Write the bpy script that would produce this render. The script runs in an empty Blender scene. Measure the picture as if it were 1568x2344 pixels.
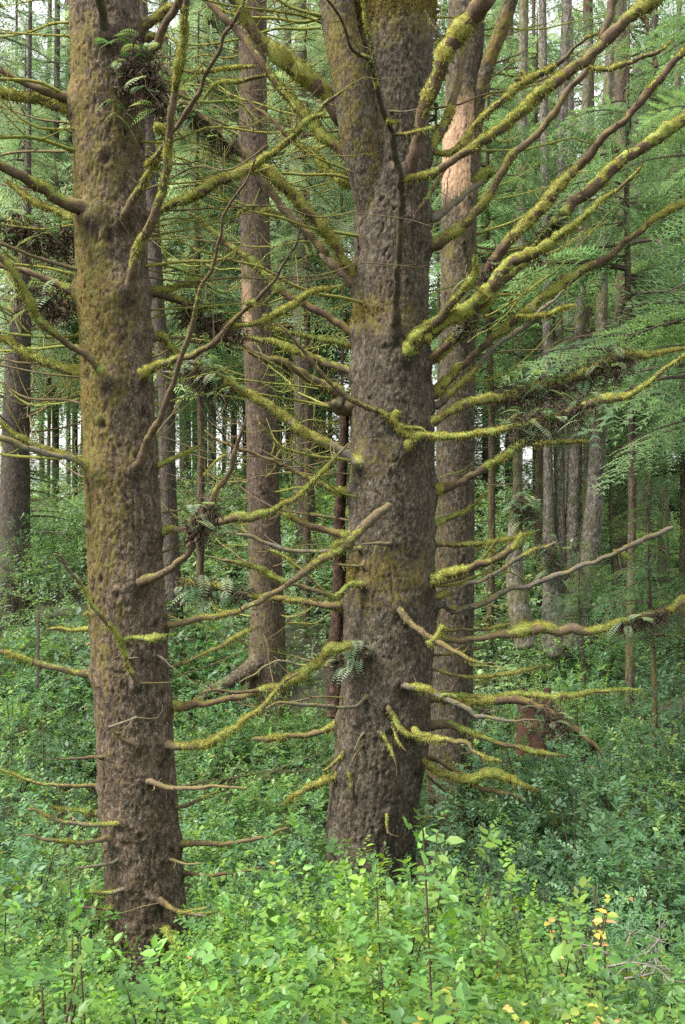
import bpy, math, random
import numpy as np
from mathutils import Vector

SC = bpy.context.scene
COL = SC.collection
rad = math.radians

# ------------------------------------------------------------------ camera, world, sun, exposure
CAMZ = 6.0
cd = bpy.data.cameras.new("camera")
cam = bpy.data.objects.new("camera", cd)
COL.objects.link(cam)
cam.location = (0, 0, CAMZ)
cam.rotation_euler = (rad(90), 0, 0)
cd.sensor_fit = 'VERTICAL'; cd.sensor_height = 36; cd.lens = 35
cd.clip_start = 0.05; cd.clip_end = 4000
SC.camera = cam

SUN_EL, SUN_AZ = 52.0, -112.0          # azimuth clockwise from +Y: the light falls from the left, behind the camera
w = bpy.data.worlds.new("World"); SC.world = w; w.use_nodes = True
nt = w.node_tree; nt.nodes.clear()
sky = nt.nodes.new('ShaderNodeTexSky'); sky.sky_type = 'NISHITA'; sky.sun_disc = False
sky.sun_elevation = rad(SUN_EL); sky.sun_rotation = rad(SUN_AZ)
sky.air_density = 1.0; sky.dust_density = 4.0; sky.ozone_density = 1.0
hsv = nt.nodes.new('ShaderNodeHueSaturation'); hsv.inputs['Saturation'].default_value = 0.28; hsv.inputs['Value'].default_value = 1.6
bg = nt.nodes.new('ShaderNodeBackground'); bg.inputs['Strength'].default_value = 0.13
wo = nt.nodes.new('ShaderNodeOutputWorld')
nt.links.new(sky.outputs[0], hsv.inputs['Color'])
ov = nt.nodes.new('ShaderNodeMix'); ov.data_type = 'RGBA'; ov.inputs['Factor'].default_value = .5; ov.inputs[7].default_value = (6.3, 6.4, 6.0, 1)   # thin cloud over the clear sky
nt.links.new(hsv.outputs[0], ov.inputs[6]); nt.links.new(ov.outputs[2], bg.inputs['Color'])
nt.links.new(bg.outputs[0], wo.inputs[0])

sd = bpy.data.lights.new("sun", 'SUN'); sd.energy = 3.0; sd.angle = rad(12); sd.color = (1.0, 0.95, 0.86)
sun = bpy.data.objects.new("sun", sd); COL.objects.link(sun)
dvec = Vector((math.sin(rad(SUN_AZ)) * math.cos(rad(SUN_EL)), math.cos(rad(SUN_AZ)) * math.cos(rad(SUN_EL)), math.sin(rad(SUN_EL))))
sun.rotation_euler = dvec.to_track_quat('Z', 'Y').to_euler()
SC.view_settings.view_transform = 'Standard'; SC.view_settings.look = 'None'
SC.view_settings.gamma = 1; SC.view_settings.exposure = 1.08
SC.cycles.max_bounces = 5; SC.cycles.diffuse_bounces = 3; SC.cycles.glossy_bounces = 1
SC.cycles.transmission_bounces = 3; SC.cycles.transparent_max_bounces = 4; SC.cycles.volume_bounces = 0
SC.cycles.caustics_reflective = False; SC.cycles.caustics_refractive = False
SC.cycles.use_denoising = False; SC.cycles.denoiser = 'OPENIMAGEDENOISE'; SC.cycles.denoising_input_passes = 'RGB_ALBEDO_NORMAL'; SC.cycles.denoising_prefilter = 'ACCURATE'

# ------------------------------------------------------------------ helpers
K = 2278.0; CX, CY = 784.0, 1171.5
PAN = {'1': (0, 0, 1.568), '2': (927, 0, 1.568), '3': (0, 700, 1.568), '4': (927, 700, 1.568),
       '5': (0, 1400, 1.568), '6': (927, 1400, 1.568), '7': (0, 2130, 1.568), '8': (927, 2130, 1.568),
       'A': (1250, 1200, 2.316), 'B': (1350, 0, 2.717), 'C': (0, 900, 2.24), 'D': (640, 300, 3.409), 'O': (0, 0, 1 / 1.229)}
def at(px, py, Y):
    return np.array([(px - CX) / K * Y, Y, CAMZ - (py - CY) / K * Y])
rng = np.random.default_rng(7)

def hsh(ix, iy, iz, s=0):
    with np.errstate(over='ignore'):
        h = (ix.astype(np.int64) * 73856093) ^ (iy.astype(np.int64) * 19349663) ^ (iz.astype(np.int64) * 83492791) ^ (s * 2654435)
        h = (h ^ (h >> 13)) * 1274126177
        h = (h ^ (h >> 16)) & 0xffffff
    return h / float(0xffffff)
def vn(P, s=0):
    P = np.asarray(P, float); f = np.floor(P); t = P - f; t = t * t * (3 - 2 * t); i = f.astype(np.int64)
    r = 0
    for a in (0, 1):
        for b in (0, 1):
            for c in (0, 1):
                wgt = (t[:, 0] if a else 1 - t[:, 0]) * (t[:, 1] if b else 1 - t[:, 1]) * (t[:, 2] if c else 1 - t[:, 2])
                r = r + wgt * hsh(i[:, 0] + a, i[:, 1] + b, i[:, 2] + c, s)
    return r * 2 - 1
def fbm(P, o=3, s=0):
    r = 0; a = 1; P = np.asarray(P, float)
    for k in range(o):
        r = r + a * vn(P, s + k); P = P * 2.03; a *= .5
    return r / 1.6
def worley(P, s=0):
    f = np.floor(P); i = f.astype(np.int64); t = P - f
    d1 = np.full(len(P), 9.); d2 = np.full(len(P), 9.); cid = np.zeros(len(P)); dz_ = np.zeros(len(P))
    for a in (-1, 0, 1):
        for b in (-1, 0, 1):
            for c in (-1, 0, 1):
                jx, jy, jz = i[:, 0] + a, i[:, 1] + b, i[:, 2] + c
                d = (a + hsh(jx, jy, jz, s) - t[:, 0]) ** 2 + (b + hsh(jx, jy, jz, s + 1) - t[:, 1]) ** 2 + (c + hsh(jx, jy, jz, s + 2) - t[:, 2]) ** 2
                h = hsh(jx, jy, jz, s + 5); m = d < d1; dz_ = np.where(m, c + hsh(jx, jy, jz, s + 2) - t[:, 2], dz_)
                d2 = np.where(m, d1, np.minimum(d2, d)); cid = np.where(m, h, cid); d1 = np.where(m, d, d1)
    return np.sqrt(d1), np.sqrt(d2), cid, dz_

def link(name, me, mat, parent=None):
    o = bpy.data.objects.new(name, me); COL.objects.link(o)
    if mat is not None:
        for m in (mat if isinstance(mat, (list, tuple)) else [mat]): me.materials.append(m)
    if parent is not None: o.parent = parent; o.matrix_parent_inverse = parent.matrix_world.inverted() if False else o.matrix_parent_inverse
    return o
def mesh(name, V, F, col=None, smooth=True, midx=None):
    """V (n,3); F (m,k) or list of arrays of faces with the same corner count"""
    F = F if isinstance(F, list) else [F]; F = [np.asarray(f, np.int32) for f in F if len(f)]
    me = bpy.data.meshes.new(name); me.vertices.add(len(V)); me.vertices.foreach_set('co', np.asarray(V, np.float32).ravel())
    loops = np.concatenate([f.ravel() for f in F]); sizes = np.concatenate([np.full(len(f), f.shape[1], np.int32) for f in F])
    starts = np.concatenate([[0], np.cumsum(sizes)[:-1]]).astype(np.int32)
    me.loops.add(len(loops)); me.loops.foreach_set('vertex_index', loops)
    me.polygons.add(len(sizes)); me.polygons.foreach_set('loop_start', starts); me.polygons.foreach_set('loop_total', sizes)
    me.polygons.foreach_set('use_smooth', np.full(len(sizes), bool(smooth)))
    if midx is not None: me.polygons.foreach_set('material_index', np.asarray(midx, np.int32))
    if col is not None:
        a = me.color_attributes.new('Col', 'FLOAT_COLOR', 'POINT')
        c = np.ones((len(V), 4), np.float32); c[:, :col.shape[1]] = col; a.data.foreach_set('color', c.ravel())
    me.update(calc_edges=True)
    return me
def empty(name, loc, label=None, cat=None, group=None):
    o = bpy.data.objects.new(name, None); COL.objects.link(o); o.location = loc; o.empty_display_size = .2
    return tag(o, label, cat, group)
def tag(o, label=None, cat=None, group=None, kind=None):
    if label: o['label'] = label
    if cat: o['category'] = cat
    if group: o['group'] = group
    if kind: o['kind'] = kind
    return o
def nrm(v):
    return v / np.maximum(np.linalg.norm(v, axis=-1, keepdims=True), 1e-9)
def resample(P, W, step):
    """Catmull-Rom through the points, even spacing"""
    P = np.asarray(P, float); W = np.asarray(W, float); n = len(P)
    if n == 2: P = np.array([P[0], (P[0] + P[1]) / 2, P[1]]); W = np.array([W[0], W.mean(), W[-1]]); n = 3
    Q = np.vstack([2 * P[0] - P[1], P, 2 * P[-1] - P[-2]]); out = []; ow = []
    for i in range(n - 1):
        a, b, c, d = Q[i], Q[i + 1], Q[i + 2], Q[i + 3]
        t = np.linspace(0, 1, 12, endpoint=(i == n - 2))[:, None]
        out.append(.5 * ((2 * b) + (-a + c) * t + (2 * a - 5 * b + 4 * c - d) * t ** 2 + (-a + 3 * b - 3 * c + d) * t ** 3))
        ow.append(W[i] * (1 - t[:, 0]) + W[i + 1] * t[:, 0])
    out = np.vstack(out); ow = np.concatenate(ow)
    s = np.concatenate([[0], np.cumsum(np.linalg.norm(np.diff(out, axis=0), axis=1))])
    m = max(4, int(s[-1] / step) + 1); u = np.linspace(0, s[-1], m)
    return np.stack([np.interp(u, s, out[:, k]) for k in range(3)], 1), np.interp(u, s, ow), u
def frames(P):
    T = nrm(np.gradient(P, axis=0)); up = np.array([0, 0, 1.]) if abs(T[0, 2]) < .9 else np.array([0, 1., 0])
    N = np.zeros_like(T); N[0] = nrm(np.cross(T[0], up))
    for i in range(1, len(P)):
        v = N[i - 1] - T[i] * np.dot(N[i - 1], T[i]); N[i] = v / max(np.linalg.norm(v), 1e-9)
    return T, N, np.cross(T, N)
def tube(P, R, nseg=8, rough=0.1, seed=0, freq=8.0):
    """closed tube; R per ring or (rings, nseg)"""
    T, N, B = frames(P); m = len(P); th = np.linspace(0, 2 * np.pi, nseg, endpoint=False)
    dirs = N[:, None] * np.cos(th)[None, :, None] + B[:, None] * np.sin(th)[None, :, None]
    R = np.asarray(R); R = R[:, None] * np.ones(nseg) if R.ndim == 1 else R
    V = P[:, None] + dirs * R[..., None]
    if rough:
        nz = vn(V.reshape(-1, 3) * freq / max(R.mean(), .004) * .08 + seed * 7.3, seed).reshape(m, nseg)
        V = P[:, None] + dirs * (R * (1 + rough * nz))[..., None]
    V = V.reshape(-1, 3); i = np.arange(m - 1)[:, None] * nseg; j = np.arange(nseg)[None]; j2 = (j + 1) % nseg
    F = np.stack([i + j, i + j2, i + nseg + j2, i + nseg + j], -1).reshape(-1, 4)
    V = np.vstack([V, P[0] - T[0] * R[0].mean() * .3, P[-1] + T[-1] * R[-1].mean() * .5])
    a, b = m * nseg, m * nseg + 1; jj = np.arange(nseg)
    caps = np.vstack([np.stack([np.full(nseg, a), (jj + 1) % nseg, jj], 1), np.stack([np.full(nseg, b), (m - 1) * nseg + jj, (m - 1) * nseg + (jj + 1) % nseg], 1)])
    return V, F, caps, dirs
class MB:
    def __init__(s): s.V = []; s.F = {}; s.C = []; s.n = 0; s.M = {}
    def add(s, V, Fs, col=None, mi=0):
        for F in (Fs if isinstance(Fs, list) else [Fs]):
            F = np.asarray(F)
            if len(F): s.F.setdefault((F.shape[1], mi), []).append(F + s.n)
        s.V.append(V); s.n += len(V)
        c = np.ones((len(V), 3)); c[:] = (1, 1, 1) if col is None else col; s.C.append(c)
    def build(s, name, mat, parent=None, smooth=True):
        fs = []; mi = []
        for (k, m), L in s.F.items():
            f = np.vstack(L); fs.append(f); mi.append(np.full(len(f), m))
        return link(name, mesh(name, np.vstack(s.V), fs, np.vstack(s.C), smooth, np.concatenate(mi)), mat, parent)

# ------------------------------------------------------------------ materials
def newmat(name):
    m = bpy.data.materials.new(name); m.use_nodes = True; nt = m.node_tree; b = nt.nodes['Principled BSDF']
    return m, nt, b
def nd(nt, t, **kw):
    n = nt.nodes.new(t)
    for k, v in kw.items():
        if k in n.inputs: n.inputs[k].default_value = v
        else: setattr(n, k, v)
    return n
def mix(nt, fac, a, b, mode='MIX'):
    n = nt.nodes.new('ShaderNodeMix'); n.data_type = 'RGBA'; n.blend_type = mode
    for s, v in ((n.inputs['Factor'], fac), (n.inputs[6], a), (n.inputs[7], b)):
        if isinstance(v, bpy.types.NodeSocket): nt.links.new(v, s)
        elif isinstance(v, (int, float)): s.default_value = v
        else: s.default_value = (*v, 1)
    return n.outputs[2]
def ramp(nt, src, lo, hi, a=0.0, b=1.0):
    n = nt.nodes.new('ShaderNodeMapRange'); n.inputs[1].default_value = lo; n.inputs[2].default_value = hi
    n.inputs[3].default_value = a; n.inputs[4].default_value = b; nt.links.new(src, n.inputs[0]); return n.outputs[0]
def objnoise(nt, scale, detail=4, stretch=None, rough=.6, dist=0.0):
    tc = nt.nodes.new('ShaderNodeTexCoord'); src = tc.outputs['Object']
    if stretch:
        mp = nt.nodes.new('ShaderNodeMapping'); mp.inputs['Scale'].default_value = stretch; nt.links.new(src, mp.inputs[0]); src = mp.outputs[0]
    n = nd(nt, 'ShaderNodeTexNoise', Scale=scale, Detail=detail, Roughness=rough, Distortion=dist); nt.links.new(src, n.inputs['Vector'])
    return n.outputs['Fac']

def bark_mat(name, c1, c2, mossa, mossb, lichen=(.36, .34, .29), lich=.5, spec=.25):
    """Col attribute: R crack depth with resin pits and painted shade below branch bases, G moss cover, B wound / bare wood"""
    m, nt, b = newmat(name); L = nt.links
    at_ = nd(nt, 'ShaderNodeVertexColor', layer_name='Col'); sp = nt.nodes.new('ShaderNodeSeparateColor'); L.new(at_.outputs[0], sp.inputs[0])
    n1 = objnoise(nt, 5, 5); n2 = objnoise(nt, 38, 5, (1, 1, .45)); n3 = objnoise(nt, 95, 3); n4 = objnoise(nt, 12, 6, (1, 1, .6))
    n5 = objnoise(nt, 24, 4, (1, 1, .55), .7)
    col = mix(nt, ramp(nt, n1, .38, .62), c1, c2)
    col = mix(nt, ramp(nt, n5, .46, .56, 0, .85), col, tuple(x * .38 for x in c1))
    col = mix(nt, ramp(nt, n5, .50, .36, 0, .35), col, tuple(min(1, x * 1.6) for x in c2))
    col = mix(nt, ramp(nt, n2, .42, .62, 0, .75), col, tuple(x * .45 for x in c1))
    col = mix(nt, ramp(nt, n4, .55, .66, 0, .45), col, (.14, .075, .045))
    n6 = objnoise(nt, 70, 3, (1, 1, .5), .8)
    col = mix(nt, ramp(nt, n6, .50, .60, 0, .75), col, tuple(x * .28 for x in c1))
    col = mix(nt, ramp(nt, n3, .58, .66, 0, lich), col, lichen)
    mc = mix(nt, ramp(nt, n4, .38, .6), mossa, mossb)
    add = nt.nodes.new('ShaderNodeMath'); add.operation = 'ADD'; L.new(sp.outputs[1], add.inputs[0])
    L.new(ramp(nt, n2, .3, .7, -.32, .32), add.inputs[1])
    add2 = nt.nodes.new('ShaderNodeMath'); add2.operation = 'ADD'; L.new(add.outputs[0], add2.inputs[0]); L.new(ramp(nt, n4, .3, .7, -.28, .28), add2.inputs[1])
    col = mix(nt, ramp(nt, add2.outputs[0], .35, .72, 0, .9), col, mc)
    bare = mix(nt, ramp(nt, n2, .4, .65), (.62, .42, .27), (.42, .25, .15))
    col = mix(nt, sp.outputs[2], col, bare)
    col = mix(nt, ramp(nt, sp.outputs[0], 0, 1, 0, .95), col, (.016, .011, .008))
    L.new(col, b.inputs['Base Color']); b.inputs['Roughness'].default_value = .85; b.inputs['Specular IOR Level'].default_value = spec
    bp = nd(nt, 'ShaderNodeBump', Strength=.9, Distance=.014); L.new(n2, bp.inputs['Height'])
    bp2 = nd(nt, 'ShaderNodeBump', Strength=.5, Distance=.006); L.new(n3, bp2.inputs['Height']); L.new(bp.outputs[0], bp2.inputs['Normal'])
    L.new(bp2.outputs[0], b.inputs['Normal'])
    return m
M_BARK_L = bark_mat("bark_mossy_spruce", (.14, .096, .064), (.205, .155, .112), (.19, .125, .030), (.15, .135, .036), lich=.6)
M_BARK_M = bark_mat("bark_grey_spruce", (.116, .092, .064), (.186, .155, .115), (.21, .135, .028), (.16, .14, .033), lich=.3)
M_BARK_B = bark_mat("bark_far_trunk", (.14, .095, .068), (.19, .14, .105), (.17, .13, .04), (.13, .13, .045), lich=.3)
M_BARK_G = bark_mat("bark_pale_alder", (.26, .23, .20), (.34, .30, .26), (.17, .15, .05), (.14, .15, .06), lich=.5)
M_BARK_K = bark_mat("bark_dark_far", (.10, .08, .07), (.15, .12, .10), (.12, .11, .05), (.10, .11, .05), lich=.2)

def twig_mat():
    m, nt, b = newmat("dead_branch_wood"); L = nt.links
    at_ = nd(nt, 'ShaderNodeVertexColor', layer_name='Col')
    n2 = objnoise(nt, 60, 4); n1 = objnoise(nt, 7, 3)
    col = mix(nt, ramp(nt, n2, .4, .65, 0, .8), at_.outputs[0], mix(nt, 1.0, at_.outputs[0], (.42, .38, .36), 'MULTIPLY'))
    geo = nt.nodes.new('ShaderNodeNewGeometry'); sp = nt.nodes.new('ShaderNodeSeparateXYZ'); L.new(geo.outputs['Normal'], sp.inputs[0])
    add = nt.nodes.new('ShaderNodeMath'); add.operation = 'ADD'; L.new(ramp(nt, sp.outputs[2], -.6, 1, 0, .55), add.inputs[0]); L.new(ramp(nt, n1, .35, .65, -.15, .45), add.inputs[1])
    col = mix(nt, ramp(nt, add.outputs[0], .35, .8, 0, .85), col, (.19, .155, .045))
    L.new(col, b.inputs['Base Color']); b.inputs['Roughness'].default_value = .85; b.inputs['Specular IOR Level'].default_value = .25
    bp = nd(nt, 'ShaderNodeBump', Strength=.6, Distance=.005); L.new(n2, bp.inputs['Height']); L.new(bp.outputs[0], b.inputs['Normal'])
    return m
M_TWIG = twig_mat()
def moss_mat():
    m, nt, b = newmat("branch_moss"); L = nt.links
    at_ = nd(nt, 'ShaderNodeVertexColor', layer_name='Col')
    n1 = objnoise(nt, 9, 4); n2 = objnoise(nt, 130, 3)
    col = mix(nt, ramp(nt, n1, .4, .62, 0, .8), at_.outputs[0], (.27, .225, .05))
    col = mix(nt, ramp(nt, n2, .45, .7, .0, .35), col, (.12, .11, .02))
    L.new(col, b.inputs['Base Color']); b.inputs['Roughness'].default_value = .95; b.inputs['Specular IOR Level'].default_value = .08
    b.inputs['Sheen Weight'].default_value = .25; b.inputs['Sheen Tint'].default_value = (.8, .9, .3, 1)
    bp = nd(nt, 'ShaderNodeBump', Strength=.9, Distance=.01); L.new(n2, bp.inputs['Height']); L.new(bp.outputs[0], b.inputs['Normal'])
    return m
M_MOSS = moss_mat()
def leaf_mat(name, rough=.45, trans=.35, spec=.45, tcol=(1.5, 1.6, .6)):
    m, nt, b = newmat(name); L = nt.links; out = nt.nodes['Material Output']
    at_ = nd(nt, 'ShaderNodeVertexColor', layer_name='Col'); b.inputs['Roughness'].default_value = rough; b.inputs['Specular IOR Level'].default_value = spec
    n = objnoise(nt, 3.0, 2)
    c = mix(nt, ramp(nt, n, .35, .65, .0, .35), at_.outputs[0], mix(nt, 1.0, at_.outputs[0], (1.5, 1.15, .8), 'MULTIPLY'))
    L.new(c, b.inputs['Base Color'])
    tr = nt.nodes.new('ShaderNodeBsdfTranslucent'); L.new(mix(nt, 1.0, c, tcol, 'MULTIPLY'), tr.inputs[0])
    ms = nt.nodes.new('ShaderNodeMixShader'); ms.inputs[0].default_value = trans
    L.new(b.outputs[0], ms.inputs[1]); L.new(tr.outputs[0], ms.inputs[2]); L.new(ms.outputs[0], out.inputs[0])
    return m
M_LEAF = leaf_mat("broad_leaves"); M_NEEDLE = leaf_mat("conifer_needles", .6, .5, .25, (1.35, 1.45, 1.0)); M_FERN = leaf_mat("fern_fronds", .6, .35, .25)
def plain(name, c, c2, scale=20, rough=.9):
    m, nt, b = newmat(name); nt.links.new(mix(nt, ramp(nt, objnoise(nt, scale, 5), .35, .65), c, c2), b.inputs['Base Color'])
    b.inputs['Roughness'].default_value = rough
    bp = nd(nt, 'ShaderNodeBump', Strength=.6, Distance=.02); nt.links.new(objnoise(nt, scale * 2, 4), bp.inputs['Height']); nt.links.new(bp.outputs[0], b.inputs['Normal'])
    return m
M_SOIL = plain("forest_soil", (.018, .016, .009), (.035, .038, .014), 6)
M_STEM = plain("shrub_stems", (.07, .045, .025), (.10, .09, .04), 40)
M_ROT = plain("rotten_red_wood", (.085, .032, .016), (.018, .011, .008), 7)
M_DEBRIS = plain("brown_leaf_litter", (.055, .035, .024), (.13, .09, .06), 50)
M_GREYTWIG = plain("grey_dead_twigs", (.24, .22, .19), (.14, .12, .10), 30)

# ------------------------------------------------------------------ terrain
GY = np.array([-30, -4, 0, 2, 3.5, 5, 7.2, 10, 14, 18, 22, 28, 34, 40, 50, 62, 90, 140, 4000.])
GZ = np.array([-1.2, -1.5, -1.7, -2.25, -2.8, -3.25, -3.75, -4.35, -4.3, -3.55, -3.1, -2.2, -.9, .15, .7, 0, -4, -6, -6.])
def ground(x, y):
    x = np.asarray(x, float); y = np.asarray(y, float)
    g = np.interp(y, GY, GZ) + .9 * np.clip((x - 1.5) / 5, 0, 1) * np.exp(-((y - 13) / 6) ** 2)
    P = np.stack([x * .25, y * .25, x * 0], -1).reshape(-1, 3)
    return CAMZ + g + .18 * vn(P, 3).reshape(g.shape) * np.clip(y / 6, .3, 1)
def build_ground():
    xs = np.concatenate([np.linspace(-3000, -60, 8), np.linspace(-50, 50, 150), np.linspace(60, 3000, 8)])
    ys = np.concatenate([np.linspace(-300, -10, 5), np.linspace(-8, 80, 170), np.geomspace(90, 3800, 12)])
    X, Y = np.meshgrid(xs, ys); Z = ground(X, Y); n, m = X.shape
    V = np.stack([X, Y, Z], -1).reshape(-1, 3); i = np.arange(n - 1)[:, None] * m; j = np.arange(m - 1)[None]
    F = np.stack([i + j, i + j + 1, i + m + j + 1, i + m + j], -1).reshape(-1, 4)
    o = link("ground", mesh("ground", V, F), M_SOIL); tag(o, kind='structure')
build_ground()

# ------------------------------------------------------------------ trunks
class Trunk:
    def __init__(s, pts, D, lean=0.0):
        p = np.array(pts, float); s.D = D; o = np.argsort(-p[:, 1]); p = p[o]
        s.z = CAMZ - (p[:, 1] - CY) / K * D; s.x = (p[:, 0] - CX) / K * D; s.r = p[:, 2] / 2 / K * D; s.lean = lean
    def c(s, z):
        return np.interp(z, s.z, s.x)
    def rr(s, z):
        return np.interp(z, s.z, s.r)
def build_trunk(T, name, mat, parent, nseg=180, dz=.014, z0=None, z1=None, plate=.035, amp=.006, vert=.55, lump=.05, mossf=None, collars=(), scars=0, baref=None, seed=0, flare=True, seg_moss=0):
    z0 = float(ground(T.c(T.z[0]), T.D)) - .3 if z0 is None else z0; z1 = T.z[-1] if z1 is None else z1
    m = int((z1 - z0) / dz) + 1; z = np.linspace(z0, z1, m); th = np.linspace(0, 2 * np.pi, nseg, endpoint=False)
    cx, r = T.c(z), T.rr(z)
    Z, TH = np.meshgrid(z, th, indexing='ij'); R = np.repeat(r[:, None], nseg, 1)
    P0 = np.stack([np.cos(TH) * R, np.sin(TH) * R, Z], -1).reshape(-1, 3)
    if flare:
        fl = np.clip(1 - (Z - z0 - .3) / .7, 0, 1) ** 2
        R = R * (1 + fl * (.18 + .16 * np.cos(TH * 5 + seed + np.sin(TH * 2))))
    lo = fbm(P0 * np.array([2.6, 2.6, 1.2]) + seed, 3, seed).reshape(m, nseg)
    hi = fbm(P0 * np.array([20, 20, 11]) + seed, 4, seed + 9).reshape(m, nseg)
    R = R * (1 + lump * lo) + hi * amp * .5
    crack = np.zeros(m * nseg)
    if plate:
        low = np.clip((z0 + 2.6 - P0[:, 2]) / 1.2, 0, 1) if vert < .5 else 0
        warp = np.stack([vn(P0 * 9, 5), vn(P0 * 9, 6), vn(P0 * 9, 7)], 1) * .3 + np.stack([vn(P0 * 31, 15), vn(P0 * 31, 16), vn(P0 * 31, 17)], 1) * .38
        f1, f2, cid, tz = worley(P0 / plate * np.array([1, 1, vert]) + warp, seed); g1, g2, gid, gz = worley(P0 / plate * np.array([2.3, 2.3, 1.5]) + warp * 2, seed + 40)
        e = np.clip((f2 - f1) / .36, 0, 1)
        crack = np.clip((1 - e) ** 1.1 * 1.35 * (.7 + .8 * vn(P0 * 5, 91)), 0, 1)
        e2 = np.clip((g2 - g1) / .2, 0, 1)
        w2 = np.stack([vn(P0 * 12, 61), vn(P0 * 12, 62), vn(P0 * 12, 63)], 1)
        r1 = 1 - 2 * np.abs(vn(P0 * np.array([42, 42, 17]) * (.036 / plate) + w2, 64)); r2 = 1 - 2 * np.abs(vn(P0 * np.array([84, 84, 46]) + w2 * 1.5, 65))
        crack = np.clip(.42 * crack + np.clip(-.05 - r1, 0, 1) * 1.7 * (.6 + vn(P0 * 6, 66)) + .7 * np.clip(-.25 - r2, 0, 1), 0, 1)
        R = R + (amp * (.75 * np.clip(r1 + .5, -.5, .9) + .45 * r2)).reshape(m, nseg) + .42 * (amp * (e * (.35 + .7 * cid) + .75 * tz * e + .35 * e2 * gid + .3 * gz - .6)).reshape(m, nseg)
        if vert < .5:
            g = vn(P0 / .03 * np.array([1, 1, .12]), 77); R = R + (amp * .8 * g * low).reshape(m, nseg); crack = np.maximum(crack, np.clip(-g * 1.6 - .2, 0, 1) * low)
    wx = cx[:, None] + np.cos(TH) * R; wy = T.D + np.sin(TH) * R; W = np.stack([wx, wy, Z], -1)
    nrmd = np.stack([np.cos(TH), np.sin(TH), TH * 0], -1)
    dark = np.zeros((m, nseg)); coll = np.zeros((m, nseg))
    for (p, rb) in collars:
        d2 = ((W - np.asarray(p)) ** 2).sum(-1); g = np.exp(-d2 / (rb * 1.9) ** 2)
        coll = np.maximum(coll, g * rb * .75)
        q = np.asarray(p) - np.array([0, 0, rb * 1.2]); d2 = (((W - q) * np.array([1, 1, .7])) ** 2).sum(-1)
        dark = np.maximum(dark, .8 * np.exp(-d2 / (rb * .95) ** 2))  # resin and shade below the branch base, both painted dark into the bark
    W = W + nrmd * coll[..., None]
    if scars:
        rs = np.random.default_rng(seed + 50)
        for k in range(scars):
            a = rs.uniform(-np.pi, 0); zz = rs.uniform(z0 + .3, z1); rr_ = T.rr(zz); q = np.array([T.c(zz) + np.cos(a) * rr_, T.D + np.sin(a) * rr_, zz]); s = rs.uniform(.012, .032)
            i0, i1 = np.searchsorted(z, [zz - .15, zz + .15]); 
            if i1 <= i0: continue
            d = np.sqrt((((W[i0:i1] - q) * np.array([1, 1, rs.uniform(.6, 1)])) ** 2).sum(-1)); ring = np.exp(-((d - s * 1.6) / (s * .7)) ** 2); pit = np.exp(-(d / s) ** 2)
            W[i0:i1] += nrmd[i0:i1] * (ring * s * .35 - pit * s * .6)[..., None]; dark[i0:i1] = np.maximum(dark[i0:i1], pit * .95)
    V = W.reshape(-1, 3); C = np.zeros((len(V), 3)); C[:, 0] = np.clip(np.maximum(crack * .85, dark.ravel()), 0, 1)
    pyv = CY - (V[:, 2] - CAMZ) * K / T.D; u = np.cos(TH).ravel(); fr = -np.sin(TH).ravel()
    if mossf: C[:, 1] = np.clip(mossf(pyv, u, fr, V), 0, 1) * (1 - .7 * dark.ravel())
    if baref: C[:, 2] = np.clip(baref(pyv, u, fr, V), 0, 1)
    i = np.arange(m - 1)[:, None] * nseg; j = np.arange(nseg)[None]; j2 = (j + 1) % nseg
    F = np.stack([i + j, i + j2, i + nseg + j2, i + nseg + j], -1).reshape(-1, 4)
    if seg_moss:
        ok = np.where((C[:, 1] > .62) & (fr > -.2))[0]
        if len(ok):
            pr = C[ok, 1] ** 2; pr = pr / pr.sum(); sel = rng.choice(ok, seg_moss, p=pr); mm = MB(); moss_fuzz(mm, V[sel], nrmd.reshape(-1, 3)[sel], seg_moss, .013 * T.D / 8, np.array([[.20, .135, .03], [.17, .145, .035], [.23, .165, .035]]), .5); mm.build('moss', M_MOSS, parent)
    V = np.vstack([V, [T.c(z1), T.D, z1 + .02]]); C = np.vstack([C, C[-1]]); k = len(V) - 1; jj = np.arange(nseg)
    cap = np.stack([np.full(nseg, k), (m - 1) * nseg + jj, (m - 1) * nseg + (jj + 1) % nseg], 1)
    return link(name, mesh(name, V, [F, cap], C), mat, parent)

# ------------------------------------------------------------------ mossy branches
MOSSC = np.array([[.37, .42, .11], [.30, .32, .085], [.29, .37, .10], [.39, .38, .11]])
def moss_fuzz(mb, P, nrm_, n, L, col, droop=.3, wd=.22):
    """short blades of moss standing on points P with normals nrm_"""
    k = rng.integers(0, len(P), n); p = P[k] + rng.normal(0, .002, (n, 3)); d = nrm(nrm_[k] + rng.normal(0, .45, (n, 3)))
    d[:, 2] -= droop * rng.random(n); d = nrm(d); l = L * rng.uniform(.4, 1.3, n)[:, None]
    s = nrm(np.cross(d, rng.normal(0, 1, (n, 3)))) * l * wd
    V = np.concatenate([p - s, p + s, p + d * l], 0); F = np.stack([np.arange(n), np.arange(n) + n, np.arange(n) + 2 * n], 1)
    c = col[rng.integers(0, len(col), n)] * rng.uniform(.75, 1.25, (n, 1)); mb.add(V, F, np.vstack([c, c, c]))
WOOD = {'b': (.125, .088, .058), 'g': (.19, .17, .14), 'r': (.125, .082, .056), 'd': (.075, .06, .042), 't': (.165, .125, .08)}
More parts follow.
